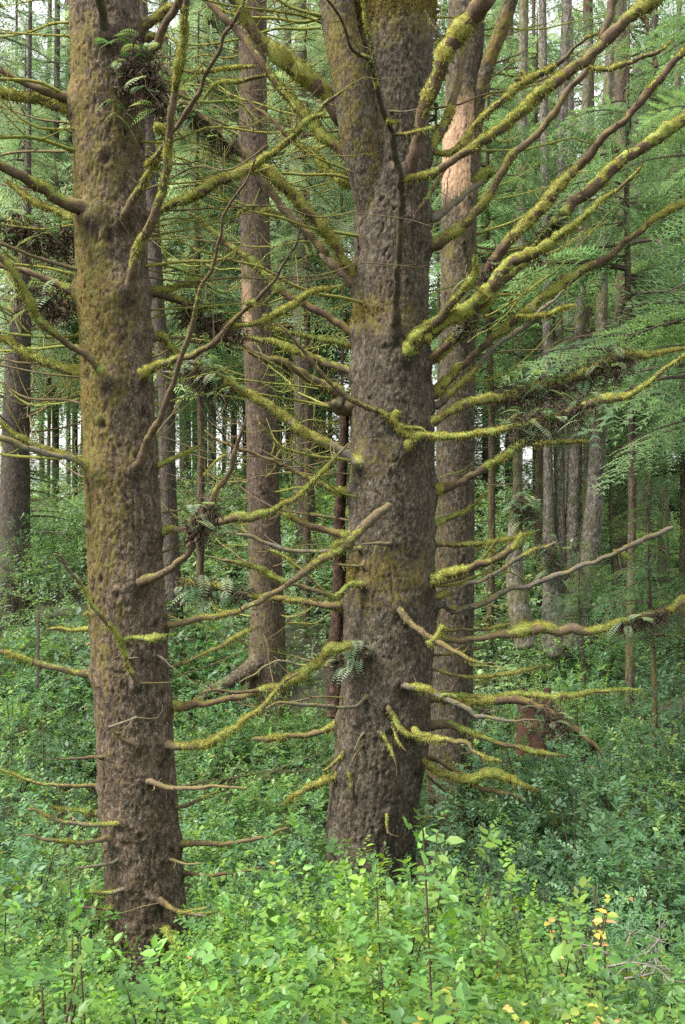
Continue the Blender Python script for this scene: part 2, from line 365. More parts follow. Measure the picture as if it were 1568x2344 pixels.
def branch(name, P, R, parent, moss=.7, wood='b', seed=0, twigs=True, fuzz=1.0, scale=1.0, moss_parent=None, lump=None):
    """P control points (3d), R radii; moss 0..1"""
    rs = np.random.default_rng(seed + 100); rm = float(np.mean(R)); step = max(.008 * scale, min(rm * .7, .05))
    Q, r, s = resample(P, R, step)
    wob = np.stack([vn(np.stack([s * 3, s * 0 + seed, s * 0 + k], 1), 4) for k in range(3)], 1) * min(.02, rm * .8) * np.clip(s / .3, 0, 1)[:, None]
    wob2 = np.stack([vn(np.stack([s * 11, s * 0 + seed, s * 0 + k], 1), 8) for k in range(3)], 1) * min(.012, rm * .45)
    Q = Q + wob + wob2
    mb = MB(); wc = np.array(WOOD[wood])
    knob = 1 + .22 * np.maximum(0, vn(np.stack([s * 9, s * 0 + seed, s * 0], 1), 2)) + .08 * vn(np.stack([s * 30, s * 0 + seed, s * 0], 1), 3)
    core = r * (.78 if moss > .15 else .95) * knob
    ns = 12 if rm > .02 else 8
    V, F, cp, _ = tube(Q, core, ns, .26, seed, 16); mb.add(V, [F, cp], wc * rs.uniform(.85, 1.15))
    T = nrm(np.gradient(Q, axis=0))
    if twigs:                                                        # broken stubs and short dead twigs
        for k in range(int(s[-1] / .095)):
            i = rs.integers(len(Q) // 5, len(Q)); d = nrm(T[i] * rs.uniform(.2, 1) + rs.normal(0, .75, 3)); L = rs.uniform(.02, .13) * (1 + (rs.random() < .3) * rs.uniform(.6, 2.4)); r0 = min(r[i] * .4, rs.uniform(.002, .006)) * scale ** .5
            e = Q[i] + d * L * .5 + rs.normal(0, .1, 3) * L; f = Q[i] + d * L + np.array([0, 0, .2 * L]) + rs.normal(0, .15, 3) * L
            q2, r2, _ = resample([Q[i], e, f], [r0, r0 * .8, r0 * .4], L / 5)
            q2 = q2 + rs.normal(0, .05 * L, q2.shape) * np.linspace(0, 1, len(q2))[:, None]; V, F, cp, _ = tube(q2, r2, 5, 0, 0); mb.add(V, [F, cp], wc * rs.uniform(.7, 1.4))
    o = mb.build(name, M_TWIG, parent)
    if moss > .15:
        mm = MB(); nz = fbm(np.stack([s * 2.2, s * 0 + seed * 1.7, s * 0], 1), 2, 11); nl = fbm(np.stack([s * 13, s * 0 + seed, s * 0], 1), 3, 12)
        a = np.clip((moss - .58) * 2.2 + nz * 1.8 + .36, 0, 1)
        if name == 'branch': a *= np.clip((s - 1.5 * rm) / (3.5 * rm + .02), 0, 1)
        a *= np.clip((s[-1] - s) / max(.1, 3 * rm), 0, 1) if moss < .8 else 1
        lm = .32 if lump is None else lump
        Rm = r * (.55 + .48 * a) * (1 + lm * nl * a); up = np.array([0, 0, 1.]) - T * T[:, 2:3]; shift = up * (r * .26 * a)[:, None]
        V, F, cp, dirs = tube(Q + shift, Rm, ns + 2, 0, 0); nv = len(Q) * (ns + 2); V[:nv] += dirs.reshape(-1, 3) * ((fbm(V[:nv] * 34 / scale, 3, seed) * .55 + .25 * vn(V[:nv] * 90, 5)) * np.repeat(Rm * (.25 + a * .5), ns + 2))[:, None]
        pick = MOSSC[rs.integers(0, 4)] * rs.uniform(.85, 1.15); mm.add(V, [F, cp], pick)
        w_ = np.clip(a[:, None] * np.clip(dirs[..., 2] + .75, .12, 1.6), 0, 2); w_ = w_ * (a[:, None] > .12); tot = w_.sum()
        if tot > 1:
            area = (2 * np.pi * Rm * step * a).sum(); n = int(min(14000, area * 52000 * fuzz / scale ** 2))
            if n > 10:
                idx = rs.choice(w_.size, n, p=(w_ / tot).ravel()); pp = V[:w_.size][idx]; dd = dirs.reshape(-1, 3)[idx]; tt = T[idx // (ns + 2)]; pp = pp + tt * (rs.uniform(-.6, .6, n) * step)[:, None] + np.cross(tt, dd) * (rs.uniform(-.5, .5, n) * np.repeat(Rm, ns + 2)[idx] * 6.28 / (ns + 2))[:, None]; dd = nrm(dd + tt * rs.normal(0, .35, n)[:, None])
                moss_fuzz(mm, pp, dd, n, .009 * scale, MOSSC * .5 + pick * .5, .25)
                lowi = np.where(dirs.reshape(-1, 3)[:, 2] < -.35)[0]
                lowi = lowi[np.repeat(a > .45, ns + 2)[lowi]] if len(lowi) else lowi
                if len(lowi): 
                    n2 = max(4, n // 16); idx = rs.choice(lowi, n2); moss_fuzz(mm, V[idx], dirs.reshape(-1, 3)[idx], n2, .03 * scale, MOSSC * .6, 1.6, .10)
        mm.build('moss', M_MOSS, moss_parent or o)
    return o, Q

def panel(tokens):
    """'3 470,560 400,500 1 20,30' -> overview pixels and the first panel's scale"""
    tag_, out, sc0 = None, [], None
    for t in tokens.split():
        if ',' in t:
            x, y = map(float, t.split(',')); ox, oy, s = PAN[tag_]; out.append(((ox + x / s) / 1.229, (oy + y / s) / 1.229))
        else:
            tag_ = t; sc0 = sc0 or PAN[t][2] * 1.229
    return np.array(out), sc0
def run_table(table, T, parent, scale):
    """each line: [id][<parent id] ; panel points ; widths ; moss ; slope ; wood.  Returns the collars"""
    recs = {}; collars = []; jobs = []
    for k, line in enumerate(l for l in table.strip().splitlines() if l.strip()):
        f = [q.strip() for q in line.split(';')]; ident, _, par = f[0].partition('<')
        px, s0 = panel(f[1]); wpx = np.array([float(q) for q in f[2].split()]) / s0 * .93; moss = float(f[3]); slope = float(f[4]) if len(f) > 4 and f[4] else None
        wood = f[5] if len(f) > 5 and f[5] else 'b'; opt = f[6] if len(f) > 6 else ''
        L = np.concatenate([[0], np.cumsum(np.hypot(*np.diff(px, axis=0).T))]); wv = np.interp(L / L[-1], np.linspace(0, 1, len(wpx)), wpx)
        rs = np.random.default_rng(k + 31)
        if par:
            pp, pd = recs[par]; d = np.hypot(pp[:, 0] - px[0, 0], pp[:, 1] - px[0, 1]); y0 = pd[np.argmin(d)]
            if slope is None: slope = rs.uniform(-.4, .1)
            Y = y0 + slope * L / K * T.D; P = [at(x, y, yy) for (x, y), yy in zip(px, Y)]; R = wv / 2 / K * Y
        else:
            z = CAMZ - (px[0, 1] - CY) / K * T.D; u = (((px[0, 0] - CX) / K * T.D) - T.c(z)) / T.rr(z); back = 'B' in opt
            if abs(u) < .9 and not back:
                if slope is None: slope = -.42
                y0 = T.D - T.rr(z) * math.sqrt(1 - u * u); inner = None
            else:
                if slope is None: slope = rs.uniform(-.22, .15)
                y0 = T.D + (.5 * T.rr(z) if back else -.15 * T.rr(z))
            Y = y0 + slope * L / K * T.D; Y = np.maximum(Y, 3.0)
            P = [at(x, y, yy) for (x, y), yy in zip(px, Y)]; R = wv / 2 / K * Y
            cpt = np.array([T.c(z), T.D, z]); inn = P[0] + (cpt - P[0]) * (.45 if not back else .5); inn[2] = P[0][2] - .3 * R[0]
            if np.linalg.norm(P[0] - cpt) > .2 * T.rr(z): P = [inn] + P; R = np.concatenate([[R[0] * 1.5], R]); R[1] *= 1.2
            else:
                P = [P[0] + (cpt - P[0]) * .35] + P; bs = 1.1 if R[0] > .03 else 1.4; R = np.concatenate([[R[0] * bs], R]); R[1] *= .5 + bs / 2 if R[1] <= .03 else .92
            collars.append((P[1] if len(P) > 1 else P[0], max(.012, min(R[0], .07))))
        recs[ident] = (px, Y); jobs.append((ident, par, P, R, moss, wood, k))
    obs = {}
    for ident, par, P, R, moss, wood, k in jobs:
        if par:
            root = obs[par]; o, _ = branch('side_branch', P, R, root, moss, wood, k, True, 1, scale, root)
            obs[ident] = root
        else:
            o, _ = branch('branch', P, R, parent, moss, wood, k, True, 1, scale); obs[ident] = o
    return collars, recs

L_TAB = """
a;1 345,448 230,395 110,355 0,310 -110,270;55 48 40 36 30;.55;-.15
b;1 335,488 220,458 90,430 0,400 -100,375;55 46 40 40 34;.85;-.1
c;1 410,950 340,905 250,855 130,785 0,725 -120,670;85 72 62 60 55 45;.6;-.35
d;1 335,965 230,925 140,880 30,790;30 28 30 18;.95;.2;b;B
e;1 475,150 455,70 435,0 420,-90;62 56 52 50;.3;-.6;d
f;1 600,140 680,85 755,50 830,-10;55 50 44 40;.85;-.2
g;1 640,330 655,275 690,210 730,120 775,20 800,-60;55 48 45 42 44 44;.55;-.5
g2;1 640,190 660,165 720,160;30 40 20;.95;-.3
h;1 545,960 590,870 645,790 690,700 720,640 770,545 850,430 930,290 1000,165 1060,50 1090,-30;50 42 38 32 30 28 26 24 24 22 20;.35;-.5
h2<h;1 690,700 655,725 640,740;28 34 18;.95;-.1
i;3 565,175 590,110 1 615,1080 650,1010 690,900 722,790 745,640 768,430 790,250 805,110 825,-30;60 55 50 46 42 42 42 40 38 36 34;.5;-.4
i2<i;1 745,600 715,575 690,570;30 42 34;1;-.1
j;1 650,965 700,935 800,890 900,850 1000,790 1090,745 1200,675 1290,600 1370,530 1430,510;35 34 44 52 46 34 30 28 28 22;.9;-.3
j2<j;1 1390,510 1450,450 1515,400;22 26 14;.95;-.2
k;3 598,965 640,870 690,780 730,680 760,590 790,500 830,400 860,280 880,170 930,80 960,0 1 965,1080 1005,960 1050,850 1115,700;48 42 38 34 32 30 28 25 22 20 18 16 15 12 9;.4;-.45
k2<k;3 770,560 745,545 720,540;18 20 10;.2;-.2;g
l;3 625,560 720,520 830,478 930,425 1000,365 1060,305 1130,240 1190,170 1240,90 1290,10 1 1335,985;46 42 38 36 34 28 24 20 18 14 8;.55;-.4
l2<l;3 1025,345 1150,322 1240,280 1320,230 1380,190 1500,168;20 24 32 34 26 12;.98;-.2
l3<l;3 1130,240 1100,242 1085,250;25 32 18;1;.1
m;3 478,570 400,500 300,430 200,330 130,230 60,120 -20,20;46 40 36 36 40 40 36;.6;-.4
n;3 345,200 230,150 130,110 40,90 -40,60;54 44 38 32 30;.65;0
o;3 375,555 250,520 150,485 60,430 -30,360;48 40 38 30 24;.95;.15;b;B
o2<o;3 240,520 150,505 60,495 -20,480;16 16 14 10;.3;.1;t
p;3 432,978 330,945 200,915 100,880 0,850 -60,830;52 42 36 34 32 28;.5;-.3;g
p2<p;3 330,930 200,885 100,840 60,815 0,760;26 26 24 20 12;.95;-.1
q;5 418,778 320,765 220,745 100,710 -20,675;42 34 30 32 26;.55;-.2;t
r;5 410,578 300,575 205,572;26 18 16;.6;.1
r2;5 425,512 390,508 375,520;22 20 14;.9;.1
s;5 605,815 570,740 545,670 520,600 460,540 400,460 350,390 300,320 268,262 235,250;36 30 26 26 26 24 22 18 14 8;.45;-.4
s2<s;5 528,610 500,560 485,490 470,420;20 18 14 8;.2;-.3;g
s3<s;5 535,622 580,620 640,618 690,615 745,598;14 15 34 36 8;.8;-.1;g
t;5 612,372 700,335 770,300 820,240 850,150 890,90 930,35 3 950,1080 1010,960 1050,840 1080,735;48 44 40 36 34 36 36 30 26 20 10;.5;-.35
t2<t;3 1000,910 960,930 900,1000;8 14 8;1;0
u;5 715,152 800,135 900,125 960,115 1020,100 1090,95 1170,68 1240,30 1300,0 3 1400,1000 1470,920 1530,860;36 30 28 40 58 48 26 24 24 20 16 8;.7;-.3;t
v;5 745,558 850,540 950,525 1050,500 1150,450 1220,412 1300,360 1380,310 1460,260 1530,215 6 90,190 150,130 200,75 255,40;38 34 32 30 30 32 34 38 42 46 50 54 58 34;.65;-.12;t
v2<v;5 1480,230 1500,205 1568,195;30 26 16;.9;-.2
w;5 765,748 850,715 930,680 980,655 1020,635 1080,600 1160,560;16 15 15 20 34 16 6;.5;-.3;g
x;5 785,922 900,910 1000,890 1100,865 1200,840 1290,800 1340,760 1400,735 1450,685 1540,655;46 40 36 34 36 46 44 40 48 40;.8;-.15
x2<x;5 1180,845 1050,860 950,850 870,872;20 18 18 8;.5;-.3
y;5 735,1088 830,1095 950,1075 1040,1030 1110,960 1170,890 1230,820 1310,760;46 40 36 36 30 24 18 10;.55;-.35;t
z;5 605,1098 540,1070 500,1030 478,1010;24 20 16 10;.3;-.3
z2<z;5 480,1010 540,990 605,965;14 14 16;.4;.1;g
A;5 492,1130 400,1140 300,1145 248,1138;30 24 16 6;.7;-.2
B;7 445,128 330,118 200,118 120,100 50,75 -20,50;28 24 20 16 12 8;.5;-.1
C;7 665,105 750,135 830,135 900,130 1000,130 1085,132;36 30 28 22 18 10;.45;-.35;t
D;7 798,215 880,185 940,160 1000,145;20 18 14 6;.6;.1
E;7 545,280 450,295 330,290 220,265 170,240 118,225;34 28 24 22 18 10;.5;-.2;g
F;7 452,245 350,235 260,225 212,212;30 24 16 8;.75;0
G;7 525,360 440,370 330,383 230,375 170,360 100,355;38 32 26 20 16 8;.55;-.3;t
H;7 545,440 480,470 400,478 340,488;20 16 14 8;.2;-.3;g
I;7 575,565 500,600 430,605 330,597;28 24 16 6;.7;-.3;g
I2<I;7 545,580 565,605;18 12;.8;-.2
J;7 530,645 470,680 420,705 370,758;30 24 18 6;.75;-.3;t
J2<J;7 480,672 410,665 338,662;14 12 6;.1;0;r
N;7 578,748 540,790 520,825;18 14 8;.5;-.3;t
O;7 705,632 760,680 820,695 900,690 945,678;36 28 24 18 8;.8;-.45
O2<O;7 820,688 870,670 940,660;18 14 6;.5;-.2;r
O3<O;7 860,692 910,700 945,715;14 12 8;.1;-.3;g
P;7 735,765 790,830 840,870 900,898;34 30 22 6;.75;-.5
Q;7 755,448 820,465 900,462;18 14 6;.5;-.3;g
R;7 795,378 900,390 1000,390 1100,375 1180,355 1230,325 1280,310;38 32 28 26 22 16 8;.6;-.15;t
S;7 800,508 900,510 1000,505 1080,490 1150,472;26 20 20 16 10;.35;-.2;r
T;3 690,958 760,920 830,888 880,868;24 22 18 8;.8;.1;t
U;3 670,188 780,168 850,142 930,112;26 26 24 12;1;.15;b;B
V;5 565,705 610,700;14 6;.2;-.5;g
W;5 700,700 745,735 765,745;16 12 8;.2;-.3;g
X;5 600,815 700,818 760,815;12 8 4;.1;-.3;t
W1;1 345,1045 240,1030 130,1015 40,985 -40,950;46 40 40 36 30;.5;.25;d;B
W2;3 672,198 740,222 850,265 950,310 1040,352;40 36 34 30 20;.75;.3;d;B
W3;3 690,385 720,395 760,445 800,470;40 50 34 20;.9;.2;b;B
"""
M_TAB = """
a;2 60,500 1 1470,440 1440,405 1350,345 1250,270 1180,190 1100,110 1040,30 990,-40;110 96 84 82 78 70 56 50 46;.85;-.2;b
b;2 130,725 1 1500,660 1420,590 1330,490 1260,410 1190,330 1120,240 1050,150 980,70 905,-20;74 64 50 46 44 44 44 42 40 38;.45;.1;r
b2<b;1 1190,330 1060,355 950,365 900,430 880,455;18 22 20 16 8;.95;.1
b3<b;1 1120,295 1000,300 890,312 800,320;18 20 22 20;.95;.2
c;2 115,810 1 1490,780 1420,720 1390,680 1330,650 1250,590 1180,520 1100,440 1050,370 1005,340;54 46 40 34 32 30 26 22 20 12;.6;.25;b;B
d;4 90,115 3 1560,130 1500,30 1 1500,1100 1420,1010 1340,930 1280,860 1220,800 1170,750 1110,745;48 48 46 48 52 54 54 50 56 50;.98;-.35
e;4 95,150 3 1530,120 1430,30 1 1440,1120 1380,1045 1280,950 1210,860 1160,790 1110,715 1050,660 980,600 900,540 830,490 790,380 700,290;58 52 46 42 40 44 46 50 54 58 56 54 50 42 34;.45;-.1;t
e2<e;1 1160,930 1120,915 1070,930 1050,950;20 30 22 12;1;-.3
e3<e;1 1240,950 1190,930 1150,940;24 36 22;1;-.3
f;3 1565,372 1460,310 1380,265 1300,220 1200,150 1120,70 1050,20 1 980,1065 880,970 820,930;50 42 38 36 34 36 32 30 28 14;.5;.05;r
f2<f;3 1115,75 1120,60 1140,70;26 30 16;1;0
g;3 1540,425 1440,400 1340,380 1260,368 1180,340;28 26 24 22 12;.98;.3;b;B
h;3 1568,545 1480,520 1400,490 1300,450 1200,410 1100,390 1020,395;50 40 34 34 30 26 16;.7;.15
i;4 40,690 3 1500,640 1400,590 1300,540 1230,500 1160,480 1100,440 1040,400;86 72 56 50 44 40 36 14;.7;-.35;t
i2<i;3 1500,640 1495,690 1460,680;38 34 30;0;-.3;g
j;4 340,880 365,850 385,832 440,822 600,820 700,810 800,800 900,778 1000,750 1100,702 1200,670 1300,638 1400,590 1500,520 1568,470 1640,420;46 42 38 32 30 32 34 36 44 48 36 26 22 18 16 14;.75;-.3;t
j2<j;4 385,838 320,800 270,750 210,720 150,690 70,650 0,590 3 1400,520 1330,450 1280,390 1230,335;38 40 36 30 30 26 24 22 22 20 10;.55;-.1
j3<j;4 300,745 285,720 315,725 ;26 34 14;1;-.1
j4<j;4 430,820 400,795 330,790;14 16 10;1;-.1
k;4 420,782 520,732 600,692 700,660 800,648 900,620 1000,598 1100,560 1200,510 1270,472 1350,470 1450,455 1600,435;54 44 46 44 46 48 46 46 50 58 30 22 16;.85;.1
l;4 470,1068 560,1040 650,990 750,930 830,878 900,830 980,780 1060,750;50 44 42 40 36 32 22 8;.85;-.2
l2<l;4 870,865 950,860 1050,855 1130,850;24 22 28 8;.95;-.2
l3<l;4 740,915 800,880 860,850;16 16 12;.9;.3
m;4 330,470 380,400 480,310 560,225 620,150 645,100 640,25;52 58 52 44 38 34 18;.9;-.5
m2<m;4 640,170 670,190 705,215;16 18 12;.9;-.3
n;4 335,470 385,432 470,370 560,300 650,240 710,180 770,90 850,45 940,5 2 1000,1040 1080,1000 1150,950 1220,880 1300,800 1370,735;50 56 60 66 64 70 64 50 40 32 28 24 20 12;.85;-.35
o;2 435,1085 540,1030 620,960 700,870 770,750 850,650 930,570 1000,480 1060,390 1130,330 1180,200 1225,90 1255,-20;70 60 54 48 46 44 42 40 38 38 44 48 52;.5;-.2;t
p;4 420,520 500,450 580,350 650,200 700,80 2 780,1080 850,1000 930,920 1000,835 1060,770 1140,690 1220,600 1300,530 1380,430 1450,350 1520,270 1600,190;50 44 40 44 50 54 56 54 52 48 50 46 44 44 44 40 38;.6;-.15;r
q;4 470,480 560,400 650,300 720,180 790,110 2 950,1040 1020,960 1085,880 1160,830 1230,750 1310,690 1390,650 1480,580 1568,510 1650,450;50 46 50 56 60 50 56 62 60 64 66 60 58 58 50;.95;-.15
r;4 470,640 560,540 640,470 710,390 790,330 860,280 940,210 1030,150 1120,90 1200,50 1280,0 2 1300,1070 1400,1000 1480,940 1600,880;52 46 42 38 36 38 40 44 44 40 36 34 34 32 28;.85;-.1
s;4 480,680 580,590 660,510 730,440 810,370 880,320 950,260 1045,185;40 32 30 30 30 30 26 10;.3;-.25;g
s2<s;4 830,300 950,292 1010,270 1075,252;14 20 24 12;.95;-.25
t;4 290,385 283,280 290,180 292,80 300,0 2 312,1040 320,950 325,860 308,770 285,700 268,600 240,500 210,370 170,265 110,210 80,130 50,60 -10,-20;70 46 42 42 42 44 44 40 42 40 36 34 32 28 22 18 16 14;.45;-.5;d
t1<t;2 335,800 345,790 420,780 500,745 570,690 650,650 740,580 820,510 900,440 980,370 1060,310 1140,250 1220,170 1300,100 1380,35 1450,-40;30 44 44 42 54 50 54 56 56 58 58 56 62 66 70 74;.95;-.15
t2<t;2 270,595 360,588 455,568;18 24 18;.98;-.1
t3<t;2 255,535 275,542 310,542;18 20 12;1;-.1
t4<t;2 210,340 185,200 160,110 145,20 130,-40;22 20 18 16 14;.6;-.2;d
t5<t1;2 1140,300 1200,310 1290,290 1380,255 1445,235 1520,170;16 26 30 26 22 6;.98;-.1
t6<t1;2 1380,70 1395,110 1395,160;26 22 10;.7;0
t7<t5;2 1435,250 1438,300;20 20;.1;0
u;2 455,660 490,685 560,665 620,590 680,510 760,450 850,370 940,310 1020,260 1100,190 1170,160 1230,122;22 24 34 34 34 34 36 34 30 20 14 10;.9;-.15;d
u2<u;2 850,370 855,330 845,310;30 28 12;.9;0
u3<u;2 850,355 820,350;26 20;.9;0
v;2 350,760 395,600 430,460 470,340 505,240 560,160 640,70 700,-20;70 64 64 74 80 90 100 100;.45;-.35;r
v2<v;2 510,220 490,165 450,110 420,50;22 22 16 8;.6;0;d
w;2 420,690 500,560 545,440 575,330 600,220 630,110 660,0;50 46 44 42 40 38 36;.6;.05;t
x;2 455,960 540,895 620,835 680,780 720,745;46 40 36 34 30;.35;.25;g
x2<x;2 640,800 690,760 730,750;30 44 30;1;.2
y;2 360,970 430,880 480,800 540,700;30 24 22 14;.5;.1;r
z;2 265,492 320,488 400,480;10 9 6;0;-.5;g
A;6 425,375 500,355 600,320 680,290 760,250 820,210 850,150;56 48 46 42 40 34 16;.85;-.2
B;6 500,430 600,380 700,340 800,290 900,240 1000,203;30 26 24 26 28 16;.75;-.1;g
C;6 500,470 560,495 620,480 700,450 780,410 900,380 1000,340 1100,300 1200,260 1300,210 1400,180 1520,135;42 38 34 32 34 30 28 26 26 28 30 22;.4;-.3;g
C2<C;6 1250,235 1290,250 1325,272;16 28 16;1;0
C3<C;6 560,490 520,470 510,430;30 24 14;.4;-.2;g
D;6 462,212 550,215 650,200 780,180 900,150;24 22 24 20 10;.85;.1
D2<D;6 660,205 740,240;16 12;.9;0
E;6 450,135 520,90 600,50 660,0 4 700,1080;26 24 22 16 8;.9;.1
G;6 470,612 560,622 660,615 780,603 850,590 900,575 960,575 1020,585 1080,570 1130,585 1200,580 1300,550 1400,520 1500,495 1550,455 1620,430;36 32 30 34 50 68 66 44 62 46 34 36 40 34 50 40;.72;-.15;t;
H;6 305,470 350,540 400,580 460,618 540,668 620,710 680,735 732,737;36 36 34 34 26 24 12 6;.65;-.45;t
H2<H;6 440,645 470,615 505,572;30 30 24;.95;-.1
I;6 490,575 600,577 700,570 790,562;16 16 16 12;.85;.15
I2;6 480,690 560,680 680,664;14 14 8;.6;.1
J;6 485,762 560,785 700,785 800,780 900,755 1010,738;16 18 20 20 14 6;.55;0;t
K;6 315,815 400,840 470,870 520,892 600,930 660,965 760,975 950,985;40 34 32 32 24 20 14 6;.45;-.4;g
K2<K;6 500,880 510,870 560,880;24 30 20;1;-.1
L;6 540,885 620,882 700,885 800,872 900,880 1000,880 1100,865 1200,850 1362,843;24 24 26 26 26 26 20 16 8;.8;-.2;t
N;6 520,885 600,905 680,910 800,897 880,910 960,940 1020,985 1080,1030 1130,1070 1190,1120 1202,1145;40 38 40 48 52 50 50 48 46 24 10;.8;-.25
O;6 500,1005 600,1030 700,1060 800,1090 900,1110 1055,1132;40 32 28 28 30 12;.65;-.25;t
P;6 345,1010 400,1050 480,1075 600,1085 630,1120 700,1150 760,1172;38 34 30 28 26 20 10;.6;-.45;t
Q;6 252,915 285,980 330,1040 395,1055;28 28 26 12;.8;-.4;t
Q2<Q;6 272,990 300,1070 338,1122;16 20 8;.75;-.2
R;6 228,1035 260,1100 298,1168;18 18 6;.5;-.4;t
S;6 160,872 110,910 0,930 5 1480,925 1400,920 1300,915 1220,912 1140,952;22 20 18 20 20 20 16 8;.4;-.25;g
S2<S;6 70,918 62,1010;18 8;.2;0;t
T;6 152,1040 115,1112;16 6;.3;-.4;g
T2;6 150,1090 100,1172;16 6;.3;-.4;t
U;6 160,380 90,385 50,420 0,440 5 1450,432 1380,400 1300,378 1200,350 1100,305 1000,270 908,250;34 30 28 24 28 26 26 24 22 18 8;.5;-.2;t
U2<U;5 1440,430 1380,370 1300,300 1230,250 1160,220;18 18 16 14 6;.4;-.1;d
V;5 1500,472 1400,465 1300,450 1200,435 1100,420 1000,395 900,385 800,370;36 32 32 30 30 34 36 30;.85;.2
X;5 1560,168 1450,140 1350,110 1290,85 1220,70;52 44 36 30 14;.6;.1;r
X2;5 1600,225 1450,235 1350,235 1250,220 1170,190 1090,160 1000,150;20 22 22 24 26 24 6;.55;-.1;g
Y;6 275,200 200,205 125,210;20 18 6;.2;-.5;g
Y2;6 155,300 50,295;18 8;.3;-.4;t
Y3;5 1590,300 1480,295;16 8;.3;.1;r
Z;6 185,690 100,705 0,720 5 1450,740 1330,742 1210,720 1120,770 1050,812;20 18 16 18 14 14 12 6;.35;-.25;g
Z2<Z;5 1440,740 1370,720 1300,700;12 10 5;.1;-.1;g
0;5 1500,1000 1420,1035 1300,1055 1200,1060 1150,1055 1108,1060;40 32 28 26 36 18;.65;.1;t
1;7 1500,75 1400,120 1320,170 1250,212;34 28 24 8;.85;.1
1b;7 1530,-30 1490,10 1430,62;20 20 12;.85;.1
2;8 395,5 450,55 520,80 600,100 700,90 780,100 850,130 910,150;28 30 30 34 42 46 26 8;.85;-.2
2b<2;8 600,98 680,140 780,165 870,185;30 28 26 8;.8;-.1
2c<2;8 430,80 500,145 565,172;16 14 6;.5;.1;d
2d;8 470,0 560,60 620,95;26 24 20;.7;-.1
3;8 250,240 256,290 262,335;14 18 12;.5;-.3;t
3b;8 92,65 105,110 100,180;20 20 12;.7;-.2
4;3 1600,945 1560,925 1500,885 1400,845 1300,785 1200,705 1120,660 1040,612 950,565 870,512 830,495;62 56 50 46 42 40 38 34 30 26;.7;-.05;g
5;3 1560,1085 1480,1070 1400,1035 1300,985 1200,940 1110,905 1040,878 970,840 905,798;34 30 26 22 20 20 18 14 10;.6;.1
"""

# ---- left tree
TL = Trunk([(225, -420, 150), (243, 0, 164), (256, 300, 167), (262, 600, 167), (275, 900, 166), (290, 1200, 176), (304, 1500, 182), (322, 1800, 184), (334, 2000, 184), (350, 2200, 192), (356, 2330, 205)], 7.2); TL.r *= .93; TL.x -= .018
tl = empty("spruce_tree", (0, 0, 0), "mossy brown spruce on the left, rising out of bright shrubs, many dead branches", "tree")
colL, recL = run_table(L_TAB, TL, tl, .8)
def mossL(py, u, fr, V):
    nz = fbm(V * 1.6, 2, 21)
    return .15 + .42 * np.exp(-((py - 450) / 420) ** 2) + .30 * np.exp(-((py - 1150) / 350) ** 2) + .2 * np.exp(-((py - 750) / 120) ** 2) - .22 * u + .38 * nz - .2 * np.clip((py - 1650) / 300, 0, 1)
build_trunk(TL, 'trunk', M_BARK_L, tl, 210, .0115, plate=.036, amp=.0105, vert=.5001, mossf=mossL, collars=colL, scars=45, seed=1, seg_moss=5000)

# ---- big middle tree
TM = Trunk([(905, -420, 170), (902, 0, 190), (898, 200, 178), (897, 400, 168), (897, 600, 172), (895, 800, 184), (895, 1000, 196), (895, 1200, 200), (893, 1400, 212), (886, 1550, 214), (874, 1700, 220), (860, 1800, 212), (849, 1900, 202), (846, 2050, 204), (846, 2250, 214)], 10.0); TM.r *= .955
tm = empty("spruce_tree", (0, 0, 0), "broad grey brown spruce in the middle, forked at its top, mossy branches all round", "tree")
colM, recM = run_table(M_TAB, TM, tm, 1.1)
def mossM(py, u, fr, V):
    nz = fbm(V * 1.3, 2, 22)
    return .08 + .75 * np.exp(-((py - 10) / 110) ** 2) + .5 * np.exp(-((py - 725) / 60) ** 2) + .42 * np.exp(-((py - 1310) / 75) ** 2) + .35 * np.exp(-((py - 1060) / 50) ** 2) + .3 * np.exp(-((py - 330) / 60) ** 2) * (u < -.3) + .3 * nz - .12 * u
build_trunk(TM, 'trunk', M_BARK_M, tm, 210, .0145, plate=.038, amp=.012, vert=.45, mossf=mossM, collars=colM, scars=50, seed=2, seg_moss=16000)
EXTRA = 1
# the second leader of the fork
def stem3(name, P, R, mat, parent, mossv=.3, nseg=48, seed=0, amp=.006, step=.03, bare=0):
    Q, r, s = resample(P, R, step); V, F, cp, dirs = tube(Q, r, nseg, 0, 0)
    m = len(Q); d = dirs.reshape(-1, 3); n = fbm(V[:m * nseg] * np.array([16, 16, 9]), 3, seed); f1, f2, cid, tz = worley(V[:m * nseg] / .034 * np.array([1, 1, .6]), seed)
    e = np.clip((f2 - f1) / .28, 0, 1); V[:m * nseg] += d * (n * amp + amp * (e - .6))[:, None]; lo = vn(V[:m * nseg] * 2.2, seed + 3); V[:m * nseg] += d * (lo * .06 * r.mean())[:, None]
    C = np.zeros((len(V), 3)); C[:m * nseg, 0] = (1 - e) ** 1.5 * .7; C[:, 1] = np.clip(mossv + .35 * vn(V * 1.9, seed + 1) + .3 * vn(V * 6, seed + 2), 0, 1); C[:, 2] = bare
    return link(name, mesh(name, V, [F, cp], C), mat, parent)
P = [at(870, 560, 9.95), at(848, 420, 9.85), at(822, 290, 9.75), at(800, 160, 9.7), at(778, 60, 9.7), at(762, -60, 9.7), at(740, -260, 9.7)]
stem3('side_stem', P, [.17, .20, .20, .18, .17, .16, .15], M_BARK_M, tm, .40, 90, 5, .009, .02)

